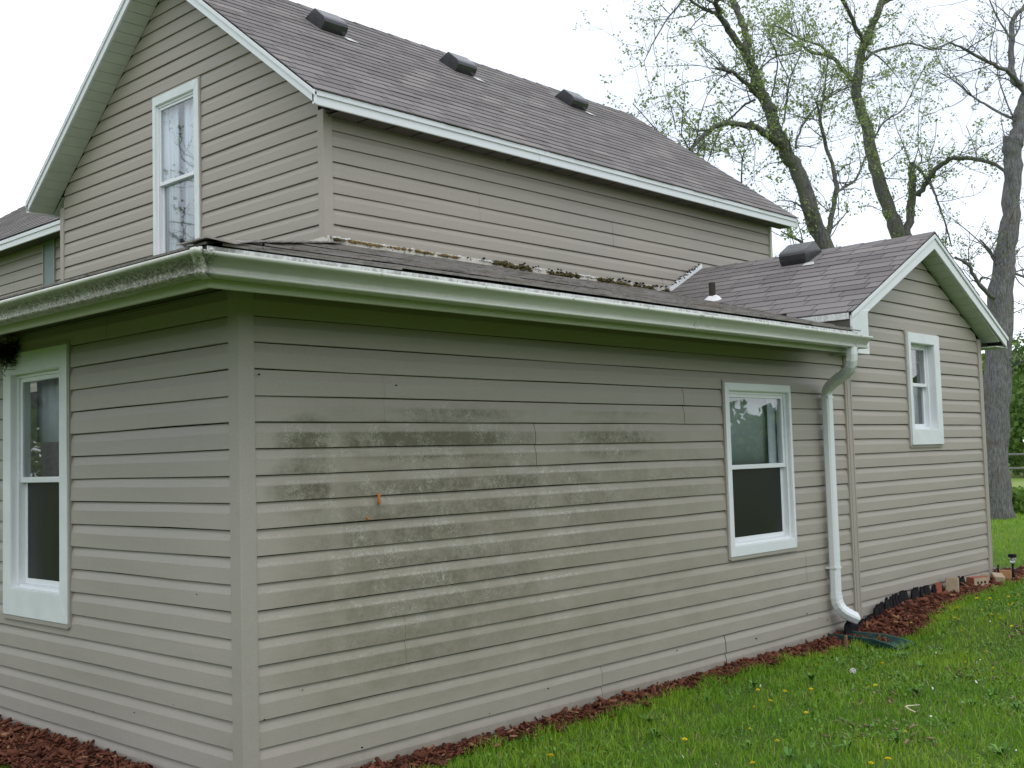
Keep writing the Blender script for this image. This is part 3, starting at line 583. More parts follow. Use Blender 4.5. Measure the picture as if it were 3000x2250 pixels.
# boxed return at the left foot of the wing gable
P = [(5.315, .075), (5.575, .075), (5.575, .395), (5.60, .43), (5.40, .40), (5.315, .33)]
board('eave_return', [(x, WY0-.003, z) for x, z in P], [(x, -.013, z) for x, z in P], 'wood_white', .003)
board('fascia', [(8.55, WY0, .275), (8.55, 2.2, .275), (8.55, 2.2, .375), (8.55, WY0, .375)], [(8.532, WY0, .275), (8.532, 2.2, .275), (8.532, 2.2, .375), (8.532, WY0, .375)])
mb = MB(); mb.prism([(APX, WY0+.02, WZM-.10), (8.50, WY0+.02, WZ0-.08), (8.50, .0, WZ0-.08), (APX, .0, WZM-.10)], [(APX, WY0+.02, WZM-.09), (8.50, WY0+.02, WZ0-.07), (8.50, .0, WZ0-.07), (APX, .0, WZM-.09)])
mb.prism([(APX, WY0+.02, WZM-.10), (5.6, WY0+.02, WZM-.10-.497*(APX-5.6)), (5.6, 0, WZM-.10-.497*(APX-5.6)), (APX, 0, WZM-.10)], [(APX, WY0+.02, WZM-.09), (5.6, WY0+.02, WZM-.09-.497*(APX-5.6)), (5.6, 0, WZM-.09-.497*(APX-5.6)), (APX, 0, WZM-.09)])
SOF = mb.build('soffit', M['core'], HOUSE)
soffit_run((APX, WY0+.018, WZM-.135), (8.40, WY0+.018, WZM-.135-.497*(8.40-APX)), (0, .163, 0), 14); soffit_run((APX, WY0+.018, WZM-.135), (5.6, WY0+.018, WZM-.135-.497*(APX-5.6)), (0, .163, 0), 12)
soffit_run((8.30, WY0+.018, .280), (8.535, WY0+.018, .280), (0, .163, 0), 2); soffit_run((8.292, .0, .280), (8.292, 2.2, .280), (.24, 0, 0), 16)
# lean-to roof
lz = lambda v: LZ0+LS*(v-LY0); lc = math.hypot(1, LS)
XI = lambda y: WX0+(lz(y)-WZ0)/.497
lean = deck('low weathered roof of the lean-to', [[(LY0, LY0, lz(LY0)-.005), (4.95, LY0, lz(LY0)-.005), (4.95, -.17, lz(-.17)-.005), (5.29, -.17, lz(-.17)-.005), (5.30, .3, lz(.3)-.005), (XI(2.25)+.03, 2.25, lz(2.25)-.005), (2.25, 2.25, lz(2.25)-.005)],
                             [(LY0, LY0, lz(LY0)-.005), (2.21, 2.21, lz(2.21)-.005), (2.21, 5.1, lz(2.21)-.005), (LY0, 5.1, lz(LY0)-.005)]])
def lr(v):
    y = LY0-.004+v/lc
    return (4.96 if y < -.17 else (5.30 if y < .34 else XI(y)+.01)) - (LY0-.004)
shingles(lean, (LY0-.004, LY0-.004, lz(LY0-.004)), (1, 0, 0), (0, 1/lc, LS/lc), (2.25-LY0+.012)*lc, lambda v: v/lc, lr, old=True, wob=.005, curl=.0045)
shingles(lean, (LY0-.004, 5.1, lz(LY0-.004)), (0, -1, 0), (1/lc, 0, LS/lc), (2.21-LY0+.012)*lc, K(0), lambda v: 5.1-LY0+.012-v/lc, old=True, wob=.005, curl=.003)
hipd = Vector((1, 1, LS)).normalized()
for i in range(11):     # hip caps, the lowest one curled up
    a = Vector((LY0-.01, LY0-.01, lz(LY0)+.012))+hipd*(i*.34); b = a+hipd*.40; w_ = .11
    mb = MB(); s1_, s2_ = Vector((1, -1, -LS*.0-.02)).normalized()*w_, Vector((-1, 1, -.02)).normalized()*w_; u = Vector((0, 0, .018 if i == 0 else .006))
    mb.loops([[a+s1_-u*.6, a+u, a+s2_-u*.6, a+s2_-u*.6-Vector((0, 0, .005)), a+u-Vector((0, 0, .007)), a+s1_-u*.6-Vector((0, 0, .005))], [b+s1_, b, b+s2_, b+s2_-Vector((0, 0, .005)), b-Vector((0, 0, .006)), b+s1_-Vector((0, 0, .005))]])
    mb.build('hip_cap', M['shingle_old'], lean)
F0 = .386
board('fascia', [(-F0, -F0, .030), (4.93, -F0, .030), (4.93, -F0, .182), (-F0, -F0, .182)], [(-F0+.018, -F0+.018, .030), (4.93, -F0+.018, .030), (4.93, -F0+.018, .182), (-F0+.018, -F0+.018, .182)], 'fascia')
board('fascia', [(-F0, -F0, .030), (-F0, 5.1, .030), (-F0, 5.1, .182), (-F0, -F0, .182)], [(-F0+.018, -F0+.018, .030), (-F0+.018, 5.1, .030), (-F0+.018, 5.1, .182), (-F0+.018, -F0+.018, .182)], 'fascia')
board('drip_edge', [(-F0-.008, -F0-.008, .128), (4.945, -F0-.008, .128), (4.945, -F0-.008, .187), (-F0-.008, -F0-.008, .187)], [(-F0-.0015, -F0-.0015, .128), (4.945, -F0-.0015, .128), (4.945, -F0-.0015, .187), (-F0-.0015, -F0-.0015, .187)], 'drip', label='mildewed white drip edge behind the gutter')
board('fascia', [(4.93, -F0, .030), (4.93, -.17, .030), (4.93, -.17, .24), (4.93, -F0, .182)], [(4.912, -F0, .030), (4.912, -.17, .030), (4.912, -.17, .24), (4.912, -F0, .182)], 'fascia')
mb = MB(); mb.prism([(-F0+.02, -F0+.02, .118), (4.91, -F0+.02, .118), (4.91, .0, .118), (.0, .0, .118)], [(-F0+.02, -F0+.02, .122), (4.91, -F0+.02, .122), (4.91, .0, .122), (.0, .0, .122)])
mb.prism([(-F0+.02, -F0+.02, .118), (.0, .0, .118), (.0, 5.1, .118), (-F0+.02, 5.1, .118)], [(-F0+.02, -F0+.02, .122), (.0, .0, .122), (.0, 5.1, .122), (-F0+.02, 5.1, .122)])
mb.build('soffit', M['soffit_dark'], HOUSE)
mb = MB(); mb.box(4.93, 5.455, -.16, -.013, .118, .16); mb.build('eave_block', M['soffit_dark'], HOUSE)

# gutter: an ogee trough, mitred at the corner
GP = [(.400, .150), (.400, .068), (.404, .062), (.462, .060), (.480, .061), (.485, .065), (.485, .071), (.478, .076), (.476, .084), (.482, .094), (.490, .106), (.503, .117), (.514, .123), (.522, .127), (.525, .135), (.522, .143), (.512, .145), (.508, .141), (.511, .137)]
inner = [(.508, .132), (.498, .122), (.478, .104), (.474, .080), (.474, .070), (.406, .066), (.404, .150)]
GQ = GP+inner
mb = MB(); mb.loops([[(-d, -d, z) for d, z in GQ], [(1.6, -d, z-.001) for d, z in GQ], [(3.2, -d, z-.0005) for d, z in GQ], [(4.88, -d, z-.002) for d, z in GQ]])
gut = mb.build('gutter', M['gutter'], HOUSE, True, label='long gutter over the front wall')
mb = MB(); mb.loops([[(-d, -d, z) for d, z in GQ], [(-d, 2.5, z+.002) for d, z in GQ], [(-d, 5.1, z+.004) for d, z in GQ]])
gl2 = mb.build('gutter', M['gutter'], HOUSE, True, label='mildew-streaked gutter over the side wall')
def band(x0, x1, name, parent, grow=.0025, mat='gutter'):
    mb = MB(); c = (.455, .10); q = [(c[0]+(d-c[0])*(1+grow/.05), c[1]+(z-c[1])*(1+grow/.04)) for d, z in GP[:17]]; q2 = [(d, z) for d, z in GP[:17]][::-1]
    mb.loops([[(x0, -d, z) for d, z in q+q2], [(x1, -d, z) for d, z in q+q2]]); return mb.build(name, M[mat], parent, True)
band(2.71, 2.745, 'gutter_joint', gut); band(4.70, 4.715, 'gutter_joint', gut)
mb = MB(); mb.prism([(4.88, -d, z) for d, z in GP], [(4.886, -d, z) for d, z in GP]); mb.build('end_cap', M['gutter'], gut)
mb = MB()
c = (.455, .10); q = [(c[0]+(d-c[0])*1.05, c[1]+(z-c[1])*1.05) for d, z in GP[:17]]
mb.loops([[(-d, -d+.03, z) for d, z in q], [(-d, -d, z) for d, z in q], [(-d+.03, -d, z) for d, z in q]], 0, False, False); o = mb.build('corner_strip', M['gutter'], gut, True); s_ = o.modifiers.new('s', 'SOLIDIFY'); s_.thickness = .002
for x in (-.50, -.455):
    mb = MB(); mb.tube([(x, -.510, .149), (x+.015, -.505, .151)], .005, 8); mb.build('gutter_spike', M['galv'], gut)
for k in range(7):
    x = .35+k*.62; mb = MB(); mb.tube([(x, -.5265, .136), (x, -.530, .136)], .0045, 8); mb.build('gutter_spike', M['galv'], gut)
# downspout
def sweep(path, w_, h_, mb, twist=None, corr=None):
    P = [Vector(p) for p in path]; L = []; ch = .012
    for i, p in enumerate(P):
        t = (P[min(i+1, len(P)-1)]-P[max(i-1, 0)]).normalized(); a = Vector((1, 0, 0)) if not twist else Vector(twist).normalized()
        a = (a - t*a.dot(t)).normalized(); b = t.cross(a).normalized(); g = 1 + (corr[i] if corr else 0)
        L.append([p+a*(sx*g)+b*(sy*g) for sx, sy in ((-w_/2+ch, -h_/2), (w_/2-ch, -h_/2), (w_/2, -h_/2+ch), (w_/2, h_/2-ch), (w_/2-ch, h_/2), (-w_/2+ch, h_/2), (-w_/2, h_/2-ch), (-w_/2, -h_/2+ch))])
    mb.loops(L)
DPX, DPY = 5.06, -.058
mb = MB(); sweep([(DPX, DPY, -.235), (DPX, DPY, -.8), (DPX+.003, DPY, -1.40), (DPX, DPY, -1.73)], .082, .060, mb)
dp = mb.build('downspout', M['white'], HOUSE, label='white downspout beside the inner corner of the wing')
def bez(p0, p1, p2, p3, n): return [(Vector(p0)*(1-t)**3+Vector(p1)*3*t*(1-t)**2+Vector(p2)*3*t*t*(1-t)+Vector(p3)*t**3) for t in [i/n for i in range(n+1)]]
def wavy(n, a=.05): return [a*(.5+.5*math.cos(i*math.pi)) if 1 < i < n-1 else 0 for i in range(n+1)]
mb = MB(); pt = bez((4.69, -.455, .07), (4.69, -.455, -.07), (4.73, -.42, -.10), (4.84, -.30, -.125), 14); sweep(pt, .078, .060, mb, (1, .0, 0), wavy(14)); mb.build('elbow', M['white'], dp)
mb = MB(); sweep([(4.83, -.31, -.122), (4.93, -.19, -.160)], .084, .064, mb, (1, 0, 0)); mb.build('offset_pipe', M['white'], dp)
mb = MB(); pt = bez((4.92, -.20, -.157), (5.02, -.09, -.19), (DPX, DPY, -.20), (DPX, DPY, -.26), 14); sweep(pt, .078, .058, mb, (1, 0, 0), wavy(14)); mb.build('elbow', M['white'], dp)
mb = MB(); pt = bez((DPX, DPY, -1.70), (DPX, DPY, -1.80), (DPX+.01, DPY-.02, -1.84), (DPX+.13, DPY-.09, -1.90), 14); sweep(pt, .086, .064, mb, (1, 0, 0), wavy(14, .04)); mb.build('elbow', M['white'], dp)
for z in (-.262, -1.52):
    mb = MB(); mb.box(DPX-.0435, DPX+.0435, DPY-.0325, DPY+.05, z-.006, z+.006); mb.build('strap', M['white'], dp)

# roof vents and pipe
def hood(P, A, U, wd=.36, ln=.36, ht=.15, mat='vent'):
    P, A, U = Vector(P), Vector(A), Vector(U); N = A.cross(U)
    if N.z < 0: N = -N
    prof = [(0, 0), (-.012, ht*.42), (-.006, ht*.74), (.012, ht*.90), (.045, ht*.97), (ln*.72, ht*1.04), (ln, .012), (ln, 0)]
    mb = MB(); L = [[P+A*s+U*(u)+N*n for u, n in prof] for s in (-wd/2, wd/2)]; mb.loops(L)
    o = mb.build('roof_vent', M[mat], HOUSE); b = o.modifiers.new('b', 'BEVEL'); b.width = .012; b.segments = 3; b.limit_method = 'ANGLE'
    mb = MB(); q = lambda s, u, n: P+A*s+U*u+N*n
    mb.prism([q(-wd/2-.06, -.05, .006), q(wd/2+.06, -.05, .006), q(wd/2+.06, ln+.03, .003), q(-wd/2-.06, ln+.03, .003)], [q(-wd/2-.06, -.05, .011), q(wd/2+.06, -.05, .011), q(wd/2+.06, ln+.03, .006), q(-wd/2-.06, ln+.03, .006)]); mb.build('vent_flange', M['shingle'], o)
    mb = MB(); mb.prism([q(wd/2-.02, -.085, .012), q(wd/2+.10, -.085, .012), q(wd/2+.06, .0, .012), q(wd/2-.02, .0, .012)], [q(wd/2-.02, -.085, .014), q(wd/2+.10, -.085, .014), q(wd/2+.06, .0, .014), q(wd/2-.02, .0, .014)]); mb.build('flashing_tab', M['galv'], o)
    return o
for x, y in ((3.37, 3.60), (5.02, 3.64), (6.84, 3.70)): hood((x, y, zt(y)+.006), (1, 0, 0), U, .262, .28, .128)
yw = 1.00; hood((6.60, yw, WZ0+.497*(6.60-WX0)+.006), (0, -1, 0), (1/wc, 0, .497/wc), .27, .31, .138)
mb = MB(); mb.tube([(5.985, 1.50, .66), (5.985, 1.50, .885)], .03, 16); mb.tube([(5.985, 1.50, .885), (5.985, 1.50, .8852)], .026, 12)
vp = mb.build('vent_pipe', simple('mossy_iron_pipe', (.035, .033, .026), .8, .5, 30), HOUSE)
t = NT('roofing_cement_white'); M['cement'] = t.out(t.mix(t.noise(20, 4), (.55, .57, .58), (.85, .86, .86)), .6)
mb = MB(); prv = None
L = [[(5.985+math.cos(a)*r*(1+.25*math.sin(3*a)), 1.50+math.sin(a)*r*1.2, z+.04+(math.cos(a)*r)*.25) for a in [2*math.pi*i/14 for i in range(14)]] for r, z in ((.13, .665), (.10, .685), (.055, .71), (.032, .73))]
mb.loops(L); mb.build('pipe_boot', M['cement'], vp, True)

# step flashing and the sealant / moss along the foot of the upper wall
mb = MB(); y = 2.243; za = lz(y)
mb.prism([(2.20, y, za-.01), (6.36, y, za-.01), (6.36, y, za+.062), (2.20, y, za+.055)], [(2.20, y-.004, za-.01), (6.36, y-.004, za-.01), (6.36, y-.004, za+.062), (2.20, y-.004, za+.055)])
mb.prism([(2.20, y-.005, za+.004), (6.3, y-.005, za+.004), (6.3, y-.10, lz(y-.10)+.012), (2.20, y-.10, lz(y-.10)+.012)], [(2.20, y-.005, za+.007), (6.3, y-.005, za+.007), (6.3, y-.10, lz(y-.10)+.015), (2.20, y-.10, lz(y-.10)+.015)])
mb.build('apron_flashing', M['apron'], HOUSE)
mb = MB(); x = 2.203; mb.prism([(x, 2.2, lz(x)-.01), (x, 4.9, lz(x)-.01), (x, 4.9, lz(x)+.06), (x, 2.2, lz(x)+.06)], [(x-.004, 2.2, lz(x)-.01), (x-.004, 4.9, lz(x)-.01), (x-.004, 4.9, lz(x)+.06), (x-.004, 2.2, lz(x)+.06)]); mb.build('apron_flashing', M['apron'], HOUSE)
mb = MB(); a, b = (WX0+(.909-WZ0)/.497, .92), (APX, WZM+.02)
mb.prism([(a[0], y, a[1]), (b[0], y, b[1]), (b[0]-.01, y, b[1]+.045), (a[0]-.015, y, a[1]+.045)], [(a[0], y-.03, a[1]), (b[0], y-.03, b[1]), (b[0]-.01, y-.03, b[1]+.045), (a[0]-.015, y-.03, a[1]+.045)]); mb.build('step_flashing', M['white'], HOUSE)
def lumps(name, pts, mat, size, label=None, flat=.7, n=1, kind='stuff', parent=HOUSE, spread=.02):
    V = []; F = []; rs_ = np.random.RandomState(len(pts)*7+3)
    base = np.array([(math.sin(p)*math.cos(t), math.sin(p)*math.sin(t), math.cos(p)) for p in np.linspace(.0, math.pi, 5) for t in np.linspace(0, 2*math.pi, 8, endpoint=False)])
    fq = [(a*8+b, a*8+(b+1) % 8, (a+1)*8+(b+1) % 8, (a+1)*8+b) for a in range(4) for b in range(8)]
    for p in pts:
        for _ in range(n):
            s = size*rs_.uniform(.5, 1.3); q = base*(1+rs_.uniform(-.35, .35, (len(base), 1)))*np.array([s*1.5, s, s*flat]); k = len(V)*len(base)
            V.append(q+np.array(p)+rs_.normal(0, spread, 3)*np.array([1, .3, .4])); F += [[i+k for i in f] for f in fq]
    return np_mesh(name, np.concatenate(V), F, mat, parent, True, label=label, kind=kind)
rr = random.Random(5)
foam = []
for xa, xb in ((2.42, 2.72), (2.78, 2.98), (3.06, 3.24), (3.30, 3.48)):
    x = xa
    while x < xb: foam.append((x, 2.232, za+.040+.002*math.sin(x*9))); x += .022
lumps('foam_sealant', foam, M['foam'], .013, 'amber foam sealant squeezed along the wall foot', n=1, spread=.005)
mossp = []
for xa, xb, hz in ((3.92, 4.25, .035), (4.26, 4.34, .03), (4.60, 4.98, .03), (5.28, 5.42, .04), (5.42, 6.1, .02), (6.25, 6.4, .02), (2.30, 2.36, .04)):
    x = xa
    while x < xb: mossp.append((x, 2.228, za+hz+rr.uniform(-.012, .012))); x += .02
lumps('moss_clumps', mossp, M['moss'], .017, 'brown moss clumps lodged on the flashing', n=2, spread=.008)
deb = [(xc+rr.gauss(0, .09), 2.225, za+.056+rr.uniform(-.006, .010)) for xc in (3.9, 4.1, 4.3, 4.75, 5.5, 5.7, 5.9, 6.2) for _ in range(9)] + [(a[0]+(b[0]-a[0])*q, 2.22, a[1]+.05+(b[1]-a[1])*q) for q in np.arange(0, 1, .02)]
lumps('leaf_debris', deb, M['dark_debris'], .009, 'dark twiggy debris caught on the flashing', n=1, spread=.014)
lumps('white_caulk', [(x, 2.232, za+.048) for x in list(np.arange(2.28, 2.42, .02))+list(np.arange(3.75, 3.92, .02))+list(np.arange(4.35, 4.6, .025))+list(np.arange(5.0, 5.25, .02))+[2.73, 2.76, 3.02, 3.27, 3.5, 3.53]], M['cement'], .009, n=1, spread=.006)
# small marks on the stained wall
mb = MB(); mb.tube([(.742, -.004, -.792), (.746, -.008, -.80), (.741, -.012, -.815), (.744, -.012, -.83), (.739, -.010, -.842)], [.005, .008, .0065, .007, .005], 8); mb.build('sealant_drip', M['rust'], HOUSE, True, label='orange dried drip on the stained wall')
mb = MB(); mb.tube([(.676, -.002, -.895), (.680, -.006, -.903), (.677, -.006, -.913)], [.004, .007, .004], 8); mb.build('sealant_drip', M['rust'], HOUSE, True, label='small orange speck below the longer drip')
sp = [(x, -.001, z) for x, z in ((.88, -.28), (.10, -.255), (4.02, -1.90), (4.72, -1.82), (4.9, -1.87), (1.45, -1.93), (1.9, -1.88), (.30, -1.62), (.10, -1.71), (.62, -1.93), (3.1, -1.85), (5.02, -1.9))]
lumps('mud_specks', sp, M['dark_debris'], .0045, n=1, spread=.003)
sp = [(-.001, y, z) for y, z in ((.9, -1.78), (.55, -1.70), (1.3, -1.83), (.35, -1.2))]
lumps('mud_specks', sp, M['dark_debris'], .004, n=1, spread=.002)

# ------------------------------------------------------------------ ground, mulch, lawn
from mathutils import noise as mn
def sst(x, a, b): x = min(1, max(0, (x-a)/(b-a))); return x*x*(3-2*x)
def gz(x, y):
    far = math.hypot(x-4, y-2)
    z = -2.075 + .125*sst(x, 4.9, 6.6)*(1-sst(abs(y), 4, 9)*.2) + .06*sst(x, 8, 17)
    z += .012*mn.noise(Vector((x*.9, y*.9, 0))) + .03*mn.noise(Vector((x*.22, y*.22, 3)))*sst(far, 5, 14)
    return z + .35*sst(far, 25, 90)
def npn(P, f, seed=0): return np.array([mn.noise(Vector((p[0]*f+seed, p[1]*f, seed*.37))) for p in P])
t = NT('lawn_soil'); n1 = t.noise(2.2, 5, rough=.7); n2 = t.noise(35, 5, rough=.8); n3 = t.noise(.12, 4)
x, y, z = t.xyz(); dist = t.n.new('ShaderNodeVectorMath'); dist.operation = 'LENGTH'; t.l.new(t.pos, dist.inputs[0]); dl = dist.outputs['Value']
near = t.mix(t.ramp(n2, .3, .7), (.05, .075, .02), (.10, .17, .035)); far = t.mix(t.ramp(n1, .3, .7), (.14, .25, .04), (.20, .30, .06))
c = t.mix(t.ramp(dl, 9, 20), near, far); c = t.mix(t.math('MULTIPLY', t.ramp(dl, 30, 38), t.ramp(n3, .40, .52)), c, (.30, .32, .14)); t.bump(n2, .6, .02); M['ground'] = t.out(c, .95, .1)
xs = np.concatenate([np.linspace(-140, -14, 22), np.linspace(-12, 22, 120), np.linspace(24, 170, 30)]); ys = np.concatenate([np.linspace(-140, -14, 22), np.linspace(-12, 12, 90), np.linspace(14, 170, 30)])
V = [(x, y, gz(x, y)) for y in ys for x in xs]; nx = len(xs); F = [(j*nx+i, j*nx+i+1, (j+1)*nx+i+1, (j+1)*nx+i) for j in range(len(ys)-1) for i in range(nx-1)]
np_mesh('ground', V, F, M['ground'], None, True, kind='structure')

def bed_edge(x):     # outer edge (y) of the mulch along the front wall
    pts = [(-.6, -.36), (0, -.30), (.35, -.29), (.55, -.215), (.9, -.20), (1.05, -.12), (1.7, -.115), (2.3, -.16), (3.2, -.13), (4.2, -.17), (4.95, -.22), (5.15, -.36), (5.55, -.50), (6.1, -.36), (6.6, -.30), (7.2, -.26), (8.0, -.22), (8.6, -.30), (9.3, -.12)]
    for (a, p), (b, q) in zip(pts, pts[1:]):
        if a <= x <= b: return p+(q-p)*(x-a)/(b-a) + .018*mn.noise(Vector((x*6, 0, 0)))+.012*mn.noise(Vector((x*19, 4, 0)))
    return .3
def side_edge(y): return -.34 + .04*mn.noise(Vector((0, y*3, 5)))+.02*mn.noise(Vector((0, y*13, 5)))
def in_mulch(x, y, pad=0):
    if x < 0 and y > -.36: return x > side_edge(y)-pad and y < 5.2
    return -.36 < x < 9.25 and y > bed_edge(x)-pad and (y < .01 or x > 8.3 and y < .9)
def in_house(x, y): return (x > 0 and y > 0 and x < 8.3 and y < 6.35) or (0 < x < 2.3 and 0 < y < 5) or (x > 2.6 and y > 6.3 and x < 7.6 and y < 12.5)
def mz(x, y):
    e = abs(y) if x > 0 else abs(x)
    return gz(x, y) + .022 + (.024*sst(y, .2, .8) if x <= 0 else 0) + .022*sst(e, .30, .0) + .014*mn.noise(Vector((x*9, y*9, 1))) + .008*mn.noise(Vector((x*30, y*30, 1)))
t = NT('mulch_bed'); n1 = t.noise(60, 6, rough=.8); t.bump(n1, 1, .02); M['mulch_base'] = t.out(t.mix(t.ramp(n1, .3, .7), (.02, .010, .007), (.10, .042, .026)), .95, .1)
V = []; F = []; g = .03
for i in range(int(9.9/g)):
    for j in range(int(1.3/g)):
        x, y = -.5+i*g, -.62+j*g
        if in_mulch(x+g/2, y+g/2, .01) and not in_house(x+g/2-.04, y+g/2-.04):
            k = len(V); V += [(x, y, mz(x, y)), (x+g, y, mz(x+g, y)), (x+g, y+g, mz(x+g, y+g)), (x, y+g, mz(x, y+g))]; F.append((k, k+1, k+2, k+3))
for i in range(int(.6/g)):
    for j in range(int(4.6/g)):
        x, y = -.5+i*g, .68+j*g-.0
        if x < .02 and in_mulch(x+g/2, y+g/2, .01):
            k = len(V); V += [(x, y, mz(x, y)), (x+g, y, mz(x+g, y)), (x+g, y+g, mz(x+g, y+g)), (x, y+g, mz(x, y+g))]; F.append((k, k+1, k+2, k+3))
np_mesh('mulch_bed', V, F, M['mulch_base'], None, True, kind='structure')
# shredded bark
t = NT('bark_mulch'); isl = t.island(); n1 = t.noise(120, 3)
c = t.mix(isl, (.060, .020, .013), (.225, .085, .050)); c = t.mix(t.ramp(isl, .93, .97), c, (.34, .19, .10)); c = t.mix(t.ramp(n1, .3, .7, 0, .4), c, (.03, .012, .008)); M['mulch'] = t.out(c, .9, .15)
def chips(pts, smin, smax, seed):
    r = np.random.RandomState(seed); n = len(pts); P = np.array(pts)
    L = r.uniform(smin, smax, n); W_ = L*r.uniform(.16, .42, n); T = W_*r.uniform(.3, .7, n)
    yaw_ = r.uniform(0, 2*np.pi, n); pit = r.normal(.0, .38, n); rol = r.uniform(-.9, .9, n)
    cy, sy, cp, sp_, cr_, sr = np.cos(yaw_), np.sin(yaw_), np.cos(pit), np.sin(pit), np.cos(rol), np.sin(rol)
    A = np.stack([cy*cp, sy*cp, sp_], 1); B0 = np.stack([-sy, cy, np.zeros(n)], 1); C0 = np.cross(A, B0)
    B = B0*cr_[:, None]+C0*sr[:, None]; C_ = np.cross(A, B)
    cor = [(-1, -1, -1), (1, -.6, -1), (1, .6, -1), (-1, 1, -1), (-1, -1, 1), (1, -.6, 1), (1, .6, 1), (-1, 1, 1)]
    V = np.zeros((n, 8, 3))
    for k, (a, b, c_) in enumerate(cor):
        V[:, k] = P + A*(a*L/2*r.uniform(.8, 1.1, n))[:, None] + B*(b*W_/2)[:, None] + C_*(c_*T/2)[:, None]
    f = np.array([(0, 3, 2, 1), (4, 5, 6, 7), (0, 1, 5, 4), (1, 2, 6, 5), (2, 3, 7, 6), (3, 0, 4, 7)])
    return V.reshape(-1, 3), (f[None]+np.arange(n)[:, None, None]*8).reshape(-1, 4)
pts = []; r = random.Random(3)
while len(pts) < 15500:
    if r.random() < .2: x, y = r.uniform(-.45, -.01), r.uniform(-.3, 3.2)
    else: x, y = r.uniform(-.4, 9.2), r.uniform(-.6, .0) if r.random() < .93 else r.uniform(0, .8)
    spill = r.gauss(0, .03)
    if in_mulch(x, y, abs(spill)) and not in_house(x-.0, y-.0): pts.append((x, y, mz(x, y)+r.uniform(-.004, .014)))
V, F = chips(pts, .012, .048, 5); np_mesh('bark_mulch', V, F, M['mulch'], None, kind='stuff', label='reddish brown shredded bark mulch along the foot of the walls')
pts2 = [p for p in pts if r.random() < .035]; V, F = chips([(a, b, c+.01) for a, b, c in pts2], .05, .10, 9); np_mesh('mulch_shreds', V, F, M['mulch'], None, kind='stuff', label='longer shreds of bark lying on the mulch')

# grass: real blades, dense near the camera, thinner away from it
t = NT('grass_blade'); isl = t.island(); big = t.noise(1.3, 4, rough=.65); x, y, z = t.xyz()
c = t.mix(isl, (.085, .235, .014), (.225, .42, .030)); c = t.mix(t.ramp(big, .35, .65), c, t.mix(isl, (.18, .34, .018), (.34, .48, .045))); c = t.mix(t.ramp(isl, .965, .975), c, (.42, .36, .18))
t.out(c, .5, .3); t.b.inputs['Subsurface Weight'].default_value = 0
tl = t.n.new('ShaderNodeBsdfTranslucent'); t.l.new(c, tl.inputs[0]); ms = t.n.new('ShaderNodeMixShader'); ms.inputs[0].default_value = .35
t.l.new(t.b.outputs[0], ms.inputs[1]); t.l.new(tl.outputs[0], ms.inputs[2]); t.l.new(ms.outputs[0], t.n['Material Output'].inputs[0]); M['grass'] = t.mat
def gz_np(P):
    gx = np.linspace(P[:, 0].min()-.1, P[:, 0].max()+.1, 160); gy = np.linspace(P[:, 1].min()-.1, P[:, 1].max()+.1, 120)
    G = np.array([[gz(a, b) for a in gx] for b in gy]); fx = (P[:, 0]-gx[0])/(gx[1]-gx[0]); fy = (P[:, 1]-gy[0])/(gy[1]-gy[0]); ix, iy = fx.astype(int), fy.astype(int); fx -= ix; fy -= iy
    return (G[iy, ix]*(1-fx)+G[iy, ix+1]*fx)*(1-fy)+(G[iy+1, ix]*(1-fx)+G[iy+1, ix+1]*fx)*fy
def mask_grass(P, pad=0.0):
    bx = np.array([(bed_edge(v) if -.36 < v < 9.25 else 9) for v in np.arange(-1, 10, .01)]); ix = np.clip(((P[:, 0]+1)/.01).astype(int), 0, len(bx)-1)
    e = bx[ix]; ok = ~((P[:, 0] > -.36) & (P[:, 0] < 9.25) & (P[:, 1] > e+pad) & (P[:, 1] < 7))
    ok &= ~((P[:, 0] > -.33) & (P[:, 0] <= 0) & (P[:, 1] > -.36) & (P[:, 1] < 5.2)); ok &= ~((P[:, 0] > 0) & (P[:, 0] < 8.3) & (P[:, 1] > 0) & (P[:, 1] < 12.5))
    ok &= ~((np.abs(P[:, 0]-5.16) < .075) & (P[:, 1] > -.52) & (P[:, 1] < .1))
    return ok
def lownoise(P, f, seed):
    r = np.random.RandomState(seed); s = np.zeros(len(P))
    for k in range(7):
        a = r.uniform(0, np.pi*2); w_ = f*r.uniform(.6, 2.2); s += np.sin(P[:, 0]*w_*np.cos(a)+P[:, 1]*w_*np.sin(a)+r.uniform(0, 7))
    return s/7
def blades(name, P, h, wd, seed, two=True):
    r = np.random.RandomState(seed); n = len(P); z = gz_np(P); a = r.uniform(0, 2*np.pi, n); lean_ = np.abs(r.normal(0, .55, n))*h; la = r.uniform(0, 2*np.pi, n)
    B = np.column_stack([P, z-.006]); s = np.column_stack([np.cos(a), np.sin(a), np.zeros(n)])*(wd/2)[:, None]; l = np.column_stack([np.cos(la), np.sin(la), np.zeros(n)])*lean_[:, None]
    up_ = np.array([0, 0, 1.0])*h[:, None]
    if two:
        V = np.stack([B-s, B+s, B+l*.35+up_*.6+s*.8, B+l*.35+up_*.6-s*.8, B+l+up_*.97+s*.12, B+l+up_*.97-s*.12], 1).reshape(-1, 3); k = np.arange(n)[:, None]*6
        F = np.concatenate([k+np.array([[0, 1, 2, 3]]), k+np.array([[3, 2, 4, 5]])])
    else:
        V = np.stack([B-s, B+s, B+l+up_+s*.2, B+l+up_-s*.2], 1).reshape(-1, 3); F = np.arange(n)[:, None]*4+np.array([[0, 1, 2, 3]])
    np_mesh(name, V, F, M['grass'], None, kind='stuff', label='green lawn grass')
R_ = np.random.RandomState(11)
def field(n, x0, x1, y0, y1, seed): r = np.random.RandomState(seed); return np.column_stack([r.uniform(x0, x1, n), r.uniform(y0, y1, n)])
P = field(330000, -1.6, 9.6, -4.6, .1, 1)
